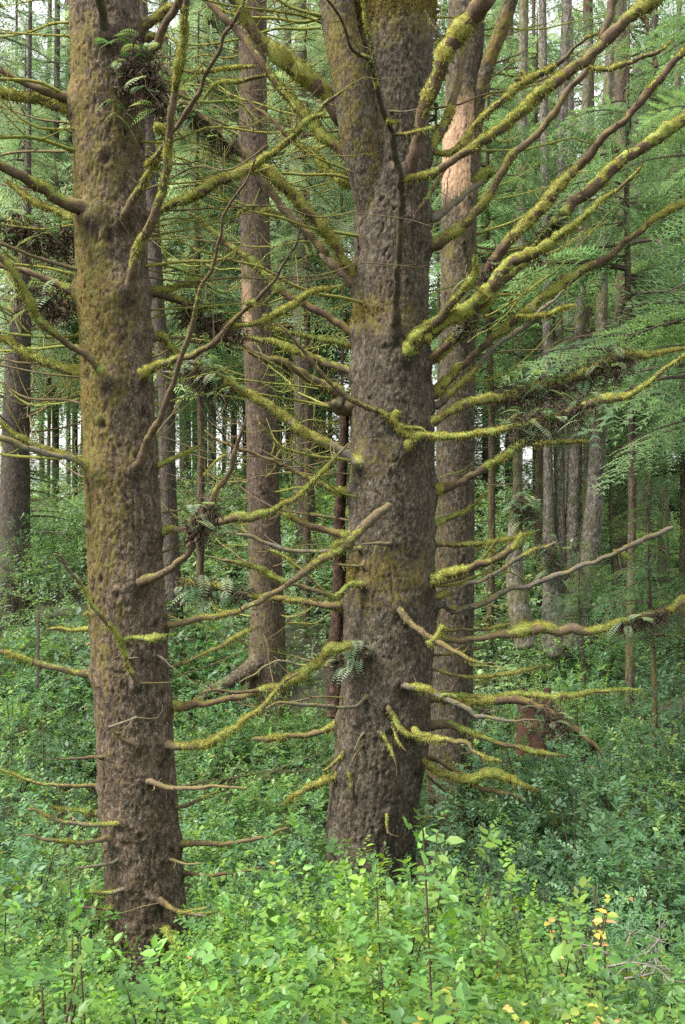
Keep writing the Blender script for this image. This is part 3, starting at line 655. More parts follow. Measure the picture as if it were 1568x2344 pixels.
# ------------------------------------------------------------------ background trees (bark, small dead branches)
def dead_twigs(T, parent, n, z0, z1, Lr, seed, mossy=.5, side=None, up=.3, scale=2.0, rr=.014):
    rs = np.random.default_rng(seed)
    for k in range(n):
        z = rs.uniform(z0, z1); a = rs.uniform(-np.pi, np.pi) if side is None else rs.normal(side, .7)
        L = rs.uniform(*Lr); d = np.array([math.cos(a), math.sin(a) * .8, 0]); r0 = T.rr(z) * .9; b = np.array([T.c(z), T.D, z]) + d * r0 * .8
        h = up * rs.uniform(.3, 1.5); P = [b, b + d * L * .35 + [0, 0, L * h * .15 + .0], b + d * L * .7 + [0, 0, L * h * .42] + rs.normal(0, .04, 3) * L, b + d * L + [0, 0, L * h * .9] + rs.normal(0, .06, 3) * L]
        q = rs.uniform(.6, 1.3) * rr
        mbm = MB(); Q, r, s = resample(P, [q, q * .8, q * .6, q * .25], .1); wob = np.stack([vn(np.stack([s * 3, s * 0 + k, s * 0 + c], 1), seed) for c in range(3)], 1) * .035; Q = Q + wob
        mossy_here = rs.random() < mossy; V, F, cp, dirs = tube(Q, r, 6, .2, seed + k)
        mc = MOSSC[rs.integers(0, 4)] * rs.uniform(.5, .85); mbm.add(V, [F, cp], mc if mossy_here else WOOD['t'])
        for t in range(int(L * 7)):
            i = rs.integers(len(Q) // 4, len(Q)); dd = nrm(d * .6 + rs.normal(0, .55, 3) + [0, 0, .25]); l = rs.uniform(.1, .4); Q2, r2, _ = resample([Q[i], Q[i] + dd * l * .5, Q[i] + dd * l + [0, 0, l * .25]], [r[i] * .5, r[i] * .4, r[i] * .2], .08)
            V, F, cp, _ = tube(Q2, r2, 4, 0, 0); mbm.add(V, [F, cp], mc if mossy_here else WOOD['t'])
        if mossy_here:
            n_ = int(L * 130); vv = Q[rs.integers(0, len(Q), n_)] + rs.normal(0, q * .5, (n_, 3)); moss_fuzz(mbm, vv, nrm(rs.normal(0, 1, (n_, 3)) + [0, 0, .4]), n_, .022, MOSSC * .8, .5)
        mbm.build('branch', M_MOSS if mossy_here else M_TWIG, parent)
def bg_tree(pts, D, label, mat, nm="conifer_tree", twigs=None, seg=60, plate=.05, bare=None, moss=.25, seed=0, scars=20, group=None, name2='trunk', up=4.0, dz=.04):
    x, y, w_ = pts[0]; x1, y1, w1 = pts[-1]
    top = CY - (9.5 + up) / D * K; g = (pts[0][0] - pts[1][0]) / (pts[0][1] - pts[1][1] + 1e-6)
    pts = ([(x + g * (top - y) * .5, top, w_ * .6)] if top < y else []) + list(pts) + [(x1, y1 + 1400 / D, w1 * 1.15)]
    T = Trunk(pts, D); z0 = float(ground(T.c(T.z[0]), D)) - .3
    e = empty(nm, (0, 0, 0), label, "tree", group)
    build_trunk(T, name2, mat, e, seg, dz, z0=min(z0, T.z[1] - .1), plate=plate, amp=.007, mossf=lambda py, u, fr, V: moss + .35 * fbm(V * 1.2, 2, seed) - .1 * u, scars=scars, seed=seed + 3, baref=bare)
    if twigs:
        for t in twigs: dead_twigs(T, e, *t[:5], seed=seed + t[1 - 1], **(t[5] if len(t) > 5 else {}))
    return T, e
zz = lambda py, D: CAMZ - (py - CY) / K * D
dead_twigs(TM, tm, 20, zz(1250, 10.), zz(-150, 10.), (.9, 3.0), 301, mossy=.8, side=math.pi - .5, up=.35, rr=.017)
dead_twigs(TM, tm, 12, zz(1500, 10.), zz(-150, 10.), (.7, 2.4), 302, mossy=.7, side=.5, up=.45, rr=.015)
dead_twigs(TL, tl, 24, zz(1200, 7.2), zz(-150, 7.2), (.6, 2.2), 303, mossy=.7, side=math.pi - .6, up=.3, rr=.012)
dead_twigs(TL, tl, 22, zz(1400, 7.2), zz(-150, 7.2), (.5, 1.9), 304, mossy=.7, side=.7, up=.3, rr=.011)
dead_twigs(TM, tm, 12, zz(1600, 10.), zz(100, 10.), (1.4, 3.4), 305, mossy=.5, side=math.pi - .1, up=.2, rr=.009)
dead_twigs(TL, tl, 10, zz(1900, 7.2), zz(100, 7.2), (1.0, 2.6), 306, mossy=.4, side=.1, up=.22, rr=.007)
# C: trunk between the two near spruces
D = 17.
def dt(n, py0, py1, L0, L1, D, **k): return (n, zz(py1, D), zz(py0, D), (L0, L1), 0, k)
def bgt(pts, D, label, mat, tw=(), **k):
    T, e = bg_tree(pts, D, label, mat, **k)
    for i, (n, py0, py1, L0, L1, kw) in enumerate(tw):
        dead_twigs(T, e, n, zz(py1, D), zz(py0, D), (L0, L1), k.get('seed', 0) * 10 + i, **kw)
    return T, e
TC, tc_ = bgt([(578, 0, 62), (580, 300, 64), (584, 530, 66), (590, 780, 68), (600, 985, 70), (604, 1200, 73), (612, 1400, 78), (611, 1500, 84)], 17., "slim grey trunk standing between the two large spruces, flared root on one side", M_BARK_B,
    [(56, -50, 820, .8, 3.2, dict(mossy=.75, up=.3)), (40, 820, 1430, .5, 2.2, dict(mossy=.6, up=.3))], seed=3, seg=80, dz=.03, scars=40,
    bare=lambda py, u, fr, V: .55 * np.exp(-((py - 720) / 70) ** 2) * (u < -.3) * (.6 + .8 * vn(V * 5, 3)))
stem3('root', [at(606, 1500, 16.9), at(575, 1530, 16.7), at(530, 1560, 16.5), at(480, 1585, 16.3), at(430, 1625, 16.2)], [.15, .16, .13, .09, .04], M_BARK_M, tc_, .25, 40, 9, .01)
TD, td_ = bgt([(1070, -60, 80), (1066, 100, 80), (1050, 330, 74), (1050, 500, 78), (1050, 700, 80), (1043, 900, 84), (1042, 1200, 86), (1040, 1400, 90), (1034, 1600, 94), (1030, 1750, 100)], 13., "tall trunk standing right behind the big middle spruce, with an orange patch of bare wood", M_BARK_M,
    [(30, 0, 900, .6, 2.2, dict(mossy=.8, side=.1, up=.5, rr=.014)), (14, 1000, 1700, .3, 1.1, dict(mossy=.5, side=.1, up=.2, rr=.010))], seed=4, seg=120, dz=.02, plate=.04, scars=50,
    bare=lambda py, u, fr, V: np.clip(1.6 * np.exp(-((py - 365 - 40 * vn(V * 4, 8)) / 105) ** 4) - .3 + .5 * vn(V * 9, 4), 0, 1) * (u < .75 + .2 * vn(V * 6, 6)))
stem3('side_stem', [at(1075, 560, 13.), at(1085, 330, 13.), at(1100, 200, 12.9), at(1150, 60, 12.8), at(1190, -60, 12.7)], [.07, .10, .10, .09, .08], M_BARK_M, td_, .5, 30, 6, .006)
# thin reddish dead stem hugging the big spruce
ts = empty("dead_sapling", (0, 0, 0), "thin reddish brown dead stem close beside the big middle spruce trunk", "tree")
stem3('trunk', [at(768, 1640, 10.25), at(770, 1500, 10.25), at(777, 1350, 10.25), at(777, 1200, 10.25), at(785, 1050, 10.2), at(792, 900, 10.2)], [.10, .085, .07, .06, .05, .04], bark_mat("red_dead_wood", (.10, .055, .038), (.14, .08, .055), (.13, .10, .04), (.13, .11, .04), lich=.2), ts, .1, 24, 7, .008, .03)
# F: far left broom-like tree
TF, tf_ = bgt([(66, 300, 10), (58, 600, 26), (42, 820, 56), (36, 1000, 62), (35, 1230, 66)], 24., "dark trunk at the far left edge with a broom of thin dead branches sweeping up", M_BARK_K,
    [(60, 560, 1060, 2.0, 4.4, dict(mossy=.4, up=.7, rr=.022)), (30, 500, 1150, 1.0, 2.4, dict(mossy=.8, up=.3, rr=.02))], seed=5, seg=60)
TG, tg_ = bgt([(360, 700, 32), (380, 900, 34), (385, 1100, 34), (398, 1350, 36), (405, 1515, 42)], 20., "dark trunk half hidden behind the left spruce, its foot in the undergrowth", M_BARK_K, [(8, 800, 1400, .4, 1.2, dict(mossy=.5))], seed=6)
TH, th_ = bgt([(690, 500, 40), (694, 900, 42), (697, 1100, 44), (700, 1200, 46)], 26., "dark trunk between the slim grey trunk and the middle spruce, bristling with short twigs", M_BARK_K,
    [(90, 0, 1180, .8, 3.0, dict(mossy=.7, up=.3, rr=.018))], seed=7)
# E: fork-rooted tree on the right, several stems
te = empty("forked_tree", (0, 0, 0), "pale many stemmed tree rising from one wide base behind the right hand branches", "tree")
DE = 19.
for i, (pts, rr_, mv) in enumerate([
    ([(1268, 1500), (1266, 1400), (1258, 1250), (1255, 1100), (1253, 900), (1252, 700), (1248, 500), (1245, 250), (1240, -50)], [.26, .22, .11, .09, .09, .09, .085, .08, .07], .2),
    ([(1290, 1500), (1288, 1400), (1282, 1270), (1280, 1100), (1278, 850), (1276, 650), (1280, 400), (1290, 200), (1300, -50)], [.28, .22, .12, .10, .10, .10, .11, .10, .09], .2),
    ([(1300, 1480), (1316, 1370), (1345, 1280), (1358, 1180), (1366, 1050), (1374, 900), (1378, 700), (1382, 520), (1388, 300), (1400, 0)], [.28, .26, .20, .17, .15, .13, .11, .10, .09, .08], .45),
    ([(1295, 1480), (1305, 1330), (1312, 1150), (1318, 1000), (1325, 800), (1330, 600), (1338, 400), (1345, 100)], [.24, .16, .13, .12, .11, .10, .09, .08], .35)]):
    stem3('trunk', [at(x, y, DE + .12 * (i % 2)) for x, y in pts], rr_, M_BARK_G, te, mv, 32, 20 + i, .008, .06)
t2 = empty("leaning_stump", (0, 0, 0), "short broken mossy trunk with a fern tuft on top, beside the pale many stemmed tree", "tree")
stem3('trunk', [at(1205, 1480, 17.5), at(1190, 1400, 17.5), at(1178, 1300, 17.5), at(1180, 1200, 17.5), at(1184, 1135, 17.5)], [.2, .2, .15, .12, .09], M_BARK_G, t2, .6, 30, 31, .01, .06)
right = [([(1200, -40, 20), (1196, 300, 20), (1192, 550, 20), (1186, 800, 20), (1184, 1300, 22)], 24., "slender pale trunk directly right of the orange scarred trunk", M_BARK_G, 41, .5),
         ([(1420, -40, 26), (1424, 500, 34), (1428, 850, 38), (1424, 1130, 42)], 22., "reddish brown straight trunk right of the pale many stemmed tree, small saplings at its foot", M_BARK_B, 42, .2),
         ([(1548, 300, 16), (1530, 700, 18), (1524, 900, 20), (1518, 1120, 22)], 26., "thin bare trunk beside the right edge of the wood", M_BARK_B, 43, .2),
         ([(1345, -40, 20), (1350, 300, 22), (1334, 520, 22), (1328, 700, 24), (1322, 860, 22), (1320, 1150, 24)], 23., "narrow trunk with a tan barkless band, behind the many stemmed tree", M_BARK_B, 44, .2),
         ([(1300, 40, 24), (1302, 300, 24), (1300, 560, 26), (1294, 1200, 28)], 28., "far grey trunk seen between two pale stems", M_BARK_G, 45, .2),
         ([(1460, 200, 30), (1455, 500, 32), (1470, 900, 30), (1475, 1100, 32)], 30., "dim grey trunk behind the reddish straight trunk", M_BARK_K, 46, .1)]
for pts, D, lab, mt, sd_, ms in right:
    bgt(pts, D, lab, mt, [(16, 0, 1150, .5, 2.0, dict(mossy=.7, up=.25, rr=.014))], seed=sd_, moss=ms, nm="slender_tree", seg=32, dz=.08, plate=.06,
        bare=(lambda py, u, fr, V: np.exp(-((py - 740) / 70) ** 4) * .9) if sd_ == 44 else None)
# far slender trunks against the bright gap
gapL = [(128, 15, 40), (157, 9, 44), (172, 12, 42), (98, 12, 46), (186, 8, 48)]
gapM = [(372, 26, 34), (425, 26, 38), (447, 12, 42), (468, 14, 40), (486, 18, 36), (512, 9, 46), (536, 14, 42), (560, 10, 44), (640, 12, 42), (662, 18, 38), (730, 16, 40), (755, 10, 44), (715, 9, 47)]
gapR = [(1110, 14, 38), (1140, 12, 42), (1165, 18, 36), (1225, 10, 45), (1395, 12, 44), (1500, 18, 38), (1480, 10, 46), (1240, 12, 50)]
rt = np.random.default_rng(3)
ORD = 'first second third fourth fifth sixth seventh eighth ninth tenth eleventh twelfth thirteenth'.split()
def far_group(lst, lab, grp):
    for i, (x, w_, D) in enumerate(sorted(lst)):
        tops = [(x + rt.normal(0, 8), 100, w_ * .8), (x + rt.normal(0, 4), 600, w_ * .95), (x, 1150, w_)]
        T = Trunk([(tops[0][0], -1300 + 20 * D, w_ * .5)] + tops + [(x, 1150 + 6000 / D, w_ * 1.2)], D); e = empty("far_tree", (0, 0, 0), lab % ORD[i], "tree", grp)
        build_trunk(T, 'trunk', M_BARK_K if i % 3 else M_BARK_B, e, 20, .25, z0=float(ground(T.c(T.z[0]), D)) - .4, plate=.12, amp=.012, seed=i, mossf=lambda py, u, fr, V: .25 + .3 * vn(V, 2))
        dead_twigs(T, e, 7, zz(1000, D), zz(500, D), (.8, 2.6), i, mossy=.4, up=.1, rr=.018)
far_group(gapL, "slender far trunk, %s from the left in the bright gap left of the left spruce", "far trunks left of the left spruce")
far_group(gapM, "slender far trunk, %s from the left between the left and middle spruces", "far trunks between the two near spruces")
far_group(gapR, "slender far trunk, %s from the left in the wood right of the middle spruce", "far trunks in the green wood on the right")

# ------------------------------------------------------------------ leaves
NEAR_T = np.array([[0, 0, 0], [.3, 0, -.03], [.65, 0, -.04], [1, 0, -.12], [.28, .27, .04], [.64, .22, .02], [.28, -.27, .04], [.64, -.22, .02]])
NEAR_F3 = np.array([[0, 1, 4], [2, 3, 5], [0, 6, 1], [2, 7, 3]]); NEAR_F4 = np.array([[1, 2, 5, 4], [1, 6, 7, 2]])
FAR_T = np.array([[0, 0, 0], [.45, .27, .05], [1, 0, -.06], [.45, -.27, .05]]); FAR_F3 = np.array([[0, 2, 1], [0, 3, 2]])
THIN_T = FAR_T * np.array([1, .42, 1])
def put_leaves(mb, pos, d, nor, size, col, near=False, thin=False, mi=0):
    d = nrm(d); v = nrm(np.cross(nor, d)); w_ = np.cross(d, v)
    T = NEAR_T if near else (THIN_T if thin else FAR_T); k = len(T); n = len(pos)
    V = pos[:, None] + size[:, None, None] * (T[None, :, 0:1] * d[:, None] + T[None, :, 1:2] * v[:, None] + T[None, :, 2:3] * w_[:, None])
    off = (np.arange(n) * k)[:, None, None]; V = V.reshape(-1, 3); C = np.repeat(col, k, 0)
    if near: mb.add(V, [(NEAR_F3[None] + off).reshape(-1, 3), (NEAR_F4[None] + off).reshape(-1, 4)], C, mi)
    else: mb.add(V, [(FAR_F3[None] + off).reshape(-1, 3)], C, mi)
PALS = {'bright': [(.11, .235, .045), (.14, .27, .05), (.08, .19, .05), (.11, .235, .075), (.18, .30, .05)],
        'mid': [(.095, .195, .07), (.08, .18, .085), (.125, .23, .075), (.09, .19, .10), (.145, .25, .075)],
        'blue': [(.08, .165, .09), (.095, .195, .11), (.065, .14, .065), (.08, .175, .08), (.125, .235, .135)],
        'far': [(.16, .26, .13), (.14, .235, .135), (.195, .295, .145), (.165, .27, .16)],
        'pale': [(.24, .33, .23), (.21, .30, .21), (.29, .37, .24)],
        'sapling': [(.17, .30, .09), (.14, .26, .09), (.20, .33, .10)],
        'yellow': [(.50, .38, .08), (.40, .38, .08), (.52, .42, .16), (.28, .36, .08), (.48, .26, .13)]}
def bushes(mb, C, R, H, nsp, nl, ls, pal, seed, near=False, thin=False, stems=0, accent=.006, flat=.55, tint=None):
    """leafy sprigs spread through domes: C bases (n,3), R radii, H heights"""
    rs = np.random.default_rng(seed); nb = len(C); b = np.repeat(np.arange(nb), nsp); n = len(b)
    u = rs.normal(0, 1, (n, 3)); u[:, 2] = np.abs(u[:, 2]) * .9; u = nrm(u); rho = rs.uniform(.3, 1.1, n) ** .45
    ang = np.arctan2(u[:, 1], u[:, 0]); bump = 1 + .28 * np.sin(ang * 3 + b * 1.7) * np.sin(u[:, 2] * 5 + b)
    base = C[b] + u * (rho * bump)[:, None] * np.stack([R[b], R[b], H[b]], 1)
    d = nrm(u * np.array([.8, .8, .5]) + rs.normal(0, .35, (n, 3)) + [0, 0, .28]); L = rs.uniform(.7, 1.3, n) * ls * nl * .30
    side = nrm(np.cross(d, np.array([0, 0, 1.]) + rs.normal(0, .25, (n, 3)))); up = np.cross(side, d)
    t = np.linspace(.08, 1, nl); pos = base[:, None] + d[:, None] * (t[None, :, None] * L[:, None, None]); pos[..., 2] -= (t ** 2)[None] * L[:, None] * .18
    sg = np.where(np.arange(nl) % 2 == 0, 1., -1.); sg[-1] = 0
    ld = d[:, None] * .55 + side[:, None] * sg[None, :, None] * .85 + rs.normal(0, .2, (n, nl, 3)); ld[..., 2] -= .12
    nor = nrm(up[:, None] * flat + np.array([0, 0, .55]) + rs.normal(0, .26, (n, nl, 3)) + u[:, None] * .75)
    P_ = np.array(PALS[pal]); bc = rs.uniform(.68, 1.3, nb)[b] * rs.uniform(.85, 1.15, n); ci = rs.integers(0, len(P_), nb)[b]; ci = np.where(rs.random(n) < .35, rs.integers(0, len(P_), n), ci)
    col = P_[ci][:, None] * (bc[:, None] * rs.uniform(.8, 1.2, (n, nl)))[..., None]
    acc = rs.random((n, nl)) < accent; col[acc] = np.array(PALS['yellow'])[rs.integers(0, 5, acc.sum())] * .8
    if tint is not None: col = col * np.array(tint)
    size = (rs.choice([.72, 1., 1.1, 1.2 if near else 1.5], nb)[b])[:, None] * ls * rs.uniform(.55, 1.25, (n, nl)) * (1 - .25 * t)[None]
    put_leaves(mb, pos.reshape(-1, 3), ld.reshape(-1, 3), nor.reshape(-1, 3), size.ravel(), col.reshape(-1, 3), near, thin)
    if stems:
        for k in rs.choice(n, min(n, stems), replace=False):
            a = C[b[k]] + rs.normal(0, .06, 3) * [1, 1, 0]; e = base[k] + d[k] * L[k]; m = (a + base[k]) / 2 + rs.normal(0, .05, 3)
            Q, r, _ = resample([a, m, base[k], e], [.005, .0045, .0035, .0015], .12); V, F, cp, _ = tube(Q, r * (ls / .05) ** .5, 5, 0, 0); mb.add(V, [F, cp], None, 1)
# how high (in the photograph's rows) the growth in front of the trees reaches
LIM1 = (np.array([-600, 0, 230, 262, 430, 470, 700, 950, 1200, 1250, 1400, 1568, 2200]), np.array([2060, 2085, 2140, 2215, 2215, 2045, 1965, 1945, 1945, 2100, 2200, 2180, 2150]))
LIM2 = (np.array([-600, 0, 230, 470, 740, 800, 950, 1000, 1568, 2200]), np.array([1760, 1800, 1850, 1850, 1920, 1960, 1960, 1860, 1840, 1800]))
LIM3 = (np.array([-600, 0, 400, 760, 1000, 1100, 1300, 1568, 2200]), np.array([1600, 1560, 1560, 1640, 1740, 1560, 1450, 1400, 1400]))
LIM4 = (np.array([-600, 0, 200, 400, 560, 650, 1000, 1150, 1400, 1568, 2200]), np.array([1300, 1300, 1280, 1400, 1470, 1480, 1460, 1380, 1360, 1350, 1300]))
def limit(px, Y):
    l1, l2, l3, l4 = (np.interp(px, *q) for q in (LIM1, LIM2, LIM3, LIM4))
    return np.where(Y < 7.1, l1, np.where(Y < 10.2, l2, np.where(Y < 16.5, l3, np.where(Y < 20, l4, 0))))
def scatter(y0, y1, sp, seed, margin=.42, avoid=.3):
    rs = np.random.default_rng(seed); out = []
    y = y0
    while y < y1:
        hw = y * margin + 1.2; n = int(2 * hw / sp) + 1
        xs = -hw + (np.arange(n) + rs.random(n)) * sp; ys = y + rs.random(n) * sp; out.append(np.stack([xs, ys], 1)); y += sp * .9
    P = np.vstack(out)
    for tx, ty, tr in ((TL.c(CAMZ - 3), 7.2, .38), (TM.c(CAMZ - 3.5), 10., .58), (TC.c(CAMZ - 2.5), 17., .1), (TD.c(CAMZ - 3), 13., .2)):
        P = P[np.hypot(P[:, 0] - tx, P[:, 1] - ty) > tr + avoid * .6]
    return P
GAP = .15
def zone(label_pal, y0, y1, sp, r, h, nsp, nl, ls, seed, name='undergrowth', hv=.3, **k):
    P = scatter(y0, y1, sp, seed, avoid=r * .7); rs = np.random.default_rng(seed + 1); P = P[rs.random(len(P)) > (GAP if y0 > 6 else 0)]; z = ground(P[:, 0], P[:, 1]); n = len(P)
    H = h * rs.uniform(1 - hv, 1 + hv, n); R = r * rs.uniform(.75, 1.3, n)
    px = CX + P[:, 0] / P[:, 1] * K; lim = limit(px, P[:, 1]); ztop = CAMZ - (lim - CY) / K * P[:, 1] - ls * .8
    lifted = np.where(lim > 0, np.maximum(ztop - z, .12), 9.); fill = (lim > 0) & (P[:, 1] < 16.5)
    H = np.where(fill, np.clip(np.minimum(np.maximum(H, lifted * np.where(rs.random(n) < (.42 if y0 > 6 else .8), rs.uniform(.8, 1., n), rs.uniform(.25, .6, n))), lifted), .12, h * 2.6), np.minimum(H, lifted))
    if 6 < y0 < 14: H = H * np.where(px + 120 * vn(np.stack([P[:, 0], P[:, 1], P[:, 0] * 0], 1) * .5, 9) > 960, .5, .92)
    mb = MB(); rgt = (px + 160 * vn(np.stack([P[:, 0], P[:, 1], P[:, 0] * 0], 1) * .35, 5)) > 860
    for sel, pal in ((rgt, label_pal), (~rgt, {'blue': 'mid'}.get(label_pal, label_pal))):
        if sel.any(): bushes(mb, np.stack([P[:, 0], P[:, 1], z], 1)[sel], R[sel], H[sel], nsp, nl, ls, pal, seed + 2, **k)
    o = mb.build(name, [M_LEAF, M_STEM]); return tag(o, kind='stuff')
def lbl(o, label, cat='undergrowth'): o['label'] = label; o['category'] = cat; return o
lbl(zone('bright', 2.2, 4.3, .27, .30, .55, 105, 6, .046, 11, near=True, stems=160), "bright green broad leaved thicket filling the foot of the view")
lbl(zone('bright', 4.3, 6.6, .34, .36, .8, 115, 7, .046, 12, near=True, stems=200, accent=.008), "bright leafy thicket around the foot of the left spruce")
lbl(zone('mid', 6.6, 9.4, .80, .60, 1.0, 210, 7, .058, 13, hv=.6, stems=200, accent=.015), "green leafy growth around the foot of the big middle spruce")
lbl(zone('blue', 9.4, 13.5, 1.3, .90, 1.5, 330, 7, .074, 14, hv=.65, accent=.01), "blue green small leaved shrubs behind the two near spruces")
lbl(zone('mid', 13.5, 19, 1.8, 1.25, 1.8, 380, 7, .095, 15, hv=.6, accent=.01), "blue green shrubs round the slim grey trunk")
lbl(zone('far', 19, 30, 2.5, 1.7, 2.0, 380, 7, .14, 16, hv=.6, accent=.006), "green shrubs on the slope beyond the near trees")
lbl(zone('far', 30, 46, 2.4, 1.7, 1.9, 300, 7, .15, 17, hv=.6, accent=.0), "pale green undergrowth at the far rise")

def bush(px, py, D, r, h, pal, label, nsp=200, nl=8, ls=.06, seed=0, near=False, cat="shrub", nm="leafy_shrub", group=None, **k):
    """px,py: where its top shows"""
    top = at(px, py, D); g = float(ground(top[0], D)); h = max(h, (top[2] - g) * .92) if D < 20 else h; nsp = int(nsp * 1.5); base = np.array([top[0], D, top[2] - h])
    e = empty(nm, tuple(float(v) for v in (base[0], base[1], min(base[2], g))), label, cat, group); off = np.array(e.location)
    mb = MB(); bushes(mb, np.array([base - off]), np.array([r]), np.array([h]), nsp, nl, ls, pal, seed, near, **k); mb.build('foliage', M_LEAF, e)
    mb = MB(); rs = np.random.default_rng(seed)
    for i in range(7):
        a = rs.normal(0, .08, 3) * [1, 1, 0] + [0, 0, -.05]; t = base - off + np.array([rs.normal(0, r * .4), rs.normal(0, r * .4), h * rs.uniform(.6, .9)])
        Q, rr_, _ = resample([a, (a + t) / 2 + rs.normal(0, .06, 3), t], [.012, .009, .004], .1); V, F, cp, _ = tube(Q, rr_, 6, .1, i); mb.add(V, [F, cp])
    mb.build('stem', M_STEM, e); return e
bush(1405, 1600, 11.5, .95, 1.9, 'blue', "tall blue green shrub beyond the rotten red stump", 420, seed=61)
bush(1330, 1760, 9.2, .8, 1.25, 'blue', "dense bluish shrub just below the rotten red stump", 380, seed=62)
bush(1085, 1840, 9.4, .55, 1.0, 'blue', "dark green shrub against the right side of the big middle spruce", 220, seed=63)
bush(1530, 1880, 7.6, .6, .9, 'mid', "green shrub at the right edge above the feathery shrub", 240, seed=64)
bush(1230, 1800, 10.2, .6, 1.2, 'blue', "dark blue green shrub directly below the rotten red stump, left one", 260, seed=90)
bush(1480, 1700, 9.8, .6, 1.3, 'mid', "leafy mound near the right edge, above mid green shrubs", 260, seed=91)
bush(1220, 1930, 7.6, .5, .9, 'blue', "low bluish shrub behind the domed light green one", 240, seed=92)
bush(1430, 1900, 7.8, .5, .9, 'blue', "bluish mound behind the yellow leaved sapling", 240, seed=93)
bush(1350, 1990, 6.4, .42, .8, 'blue', "small dark mound just behind the yellow leaved sapling", 220, ls=.05, seed=94)
bush(1120, 1700, 12.4, .6, 1.2, 'mid', "shrub beside the foot of the orange scarred trunk", 240, seed=95)
bush(1540, 1520, 13.5, .9, 1.6, 'blue', "bluish mound at the right edge below the young hemlock", 320, seed=96)
bush(1290, 1480, 15., .8, 1.5, 'mid', "leafy mound in front of the wide base of the many stemmed tree", 300, seed=97)
bush(30, 1480, 13.5, .8, 1.4, 'mid', "leafy mound at the left edge below the far left dark trunk", 300, seed=98)
bush(170, 1960, 7.2, .45, .9, 'mid', "dark leafy mound just left of the left spruce near its foot", 240, seed=99)
bush(690, 1880, 8.6, .5, 1.0, 'blue', "bluish shrub left of the foot of the middle spruce", 240, seed=100)
bush(1205, 1625, 11.0, .45, 1.1, 'mid', "small shrub leaning against the front of the rotten red stump", 200, seed=101)
bush(690, 1545, 14.6, .8, 1.3, 'mid', "leafy mound between the slim grey trunk and the middle spruce", 300, seed=102)
bush(1555, 1600, 11.8, .7, 1.4, 'blue', "dark leafy mound at the right edge beside the long low mossy branch", 300, seed=103)
bush(1140, 1985, 5.2, .42, .9, 'bright', "light green domed shrub in front of the big middle spruce, right of its foot", 120, ls=.052, seed=65, near=True)
bush(570, 2010, 6.3, .45, .8, 'bright', "light green shrub between the feet of the left and middle spruces", 130, ls=.05, seed=66, near=True)
bush(90, 2120, 3.8, .42, .8, 'bright', "bright large leaved shrub at the lower left corner", 70, ls=.075, seed=67, near=True)
bush(120, 1830, 8.4, .6, 1.0, 'mid', "green shrub left of the left spruce, level with its lowest branches", 240, seed=68)
bush(620, 1760, 11.5, .8, 1.2, 'mid', "leafy shrub right of the left spruce, under the long low branches", 300, seed=69)
bush(480, 1590, 14.5, .9, 1.2, 'mid', "shrub in front of the flared root of the slim grey trunk", 300, seed=70)
bush(120, 1560, 13., .9, 1.3, 'blue', "bluish shrub to the left of the left spruce under its lowest long branch", 320, seed=71)
bush(1500, 2140, 5.0, .55, .8, 'mid', "feathery fine leaved green shrub at the right edge", 620, nl=14, ls=.034, seed=72, thin=True, flat=.2)
bush(1180, 1520, 16.4, .9, 1.2, 'pale', "pale leafy shrub at the foot of the many stemmed tree", 300, seed=73)
bush(30, 1190, 22.5, 1.2, 1.6, 'mid', "shrub hiding the foot of the far left dark trunk", 300, ls=.09, seed=76)
bush(500, 1575, 15.6, .8, 1.0, 'mid', "low shrub over the flared root of the slim grey trunk", 260, seed=77)
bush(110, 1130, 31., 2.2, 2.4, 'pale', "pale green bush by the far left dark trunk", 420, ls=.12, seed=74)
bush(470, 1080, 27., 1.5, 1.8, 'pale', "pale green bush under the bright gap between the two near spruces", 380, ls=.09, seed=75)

def sprig(px, py, D, pal, label, nleaf, ls, h, seed, lean=0, nm="leafy_sapling"):
    """an upright stem that carries pairs of big leaves, as counted in the photograph"""
    rs = np.random.default_rng(seed); top = at(px, py, D); e = empty(nm, (float(top[0] - lean), D, float(top[2] - h)), label, "sapling"); L = MB(); S = MB()
    for j in range(nleaf):
        t0 = np.array([rs.normal(lean, .10), rs.normal(0, .08), h * rs.uniform(.72, 1.0)]); Q, r, _ = resample([(0, 0, 0), (t0[0] * .4, t0[1] * .3, t0[2] * .5), t0], [.006, .005, .003], .05); V, F, cp, _ = tube(Q, r, 6, 0, 0); S.add(V, [F, cp])
        for z, s in ((1.0, 1.0), (.93, .95), (.84, .8)):
            p = Q[int((len(Q) - 1) * z)]; a = rs.uniform(0, 3.14)
            for sg in (0, math.pi):
                d = np.array([[math.cos(a + sg), math.sin(a + sg), .12 if z == 1 else .02]]); c = np.array(PALS[pal])[rs.integers(0, len(PALS[pal]))] * rs.uniform(.85, 1.2)
                put_leaves(L, p[None], d, np.array([[0, -.35, 1.]]) + rs.normal(0, .2, (1, 3)), np.array([ls * s * rs.uniform(.8, 1.2)]), c[None], True)
    L.build('foliage', M_LEAF, e); S.build('stem', M_STEM, e)
sprig(975, 1905, 4.6, 'sapling', "tall sapling with big pale paired leaves before the foot of the big middle spruce", 4, .085, .9, 81)
sprig(925, 1950, 4.7, 'bright', "smaller broad leaved sapling left of the tall one", 3, .07, .8, 82)
sprig(1330, 2060, 4.4, 'yellow', "sapling with yellow and peach leaves at the edge of the dark shrubs", 4, .055, .8, 83)
sprig(1385, 2080, 4.5, 'bright', "pale green sapling beside the yellow leaved one", 5, .05, .7, 84)
sprig(1270, 2250, 3.3, 'yellow', "low yellow leaved sapling near the bottom of the view", 5, .05, .6, 85)
sprig(1075, 2290, 3.2, 'yellow', "lone sapling with two yellow leaves low in the bright thicket", 2, .05, .5, 86)
sprig(340, 2190, 4.2, 'bright', "round leaved sapling against the foot of the left spruce", 5, .055, .6, 87)
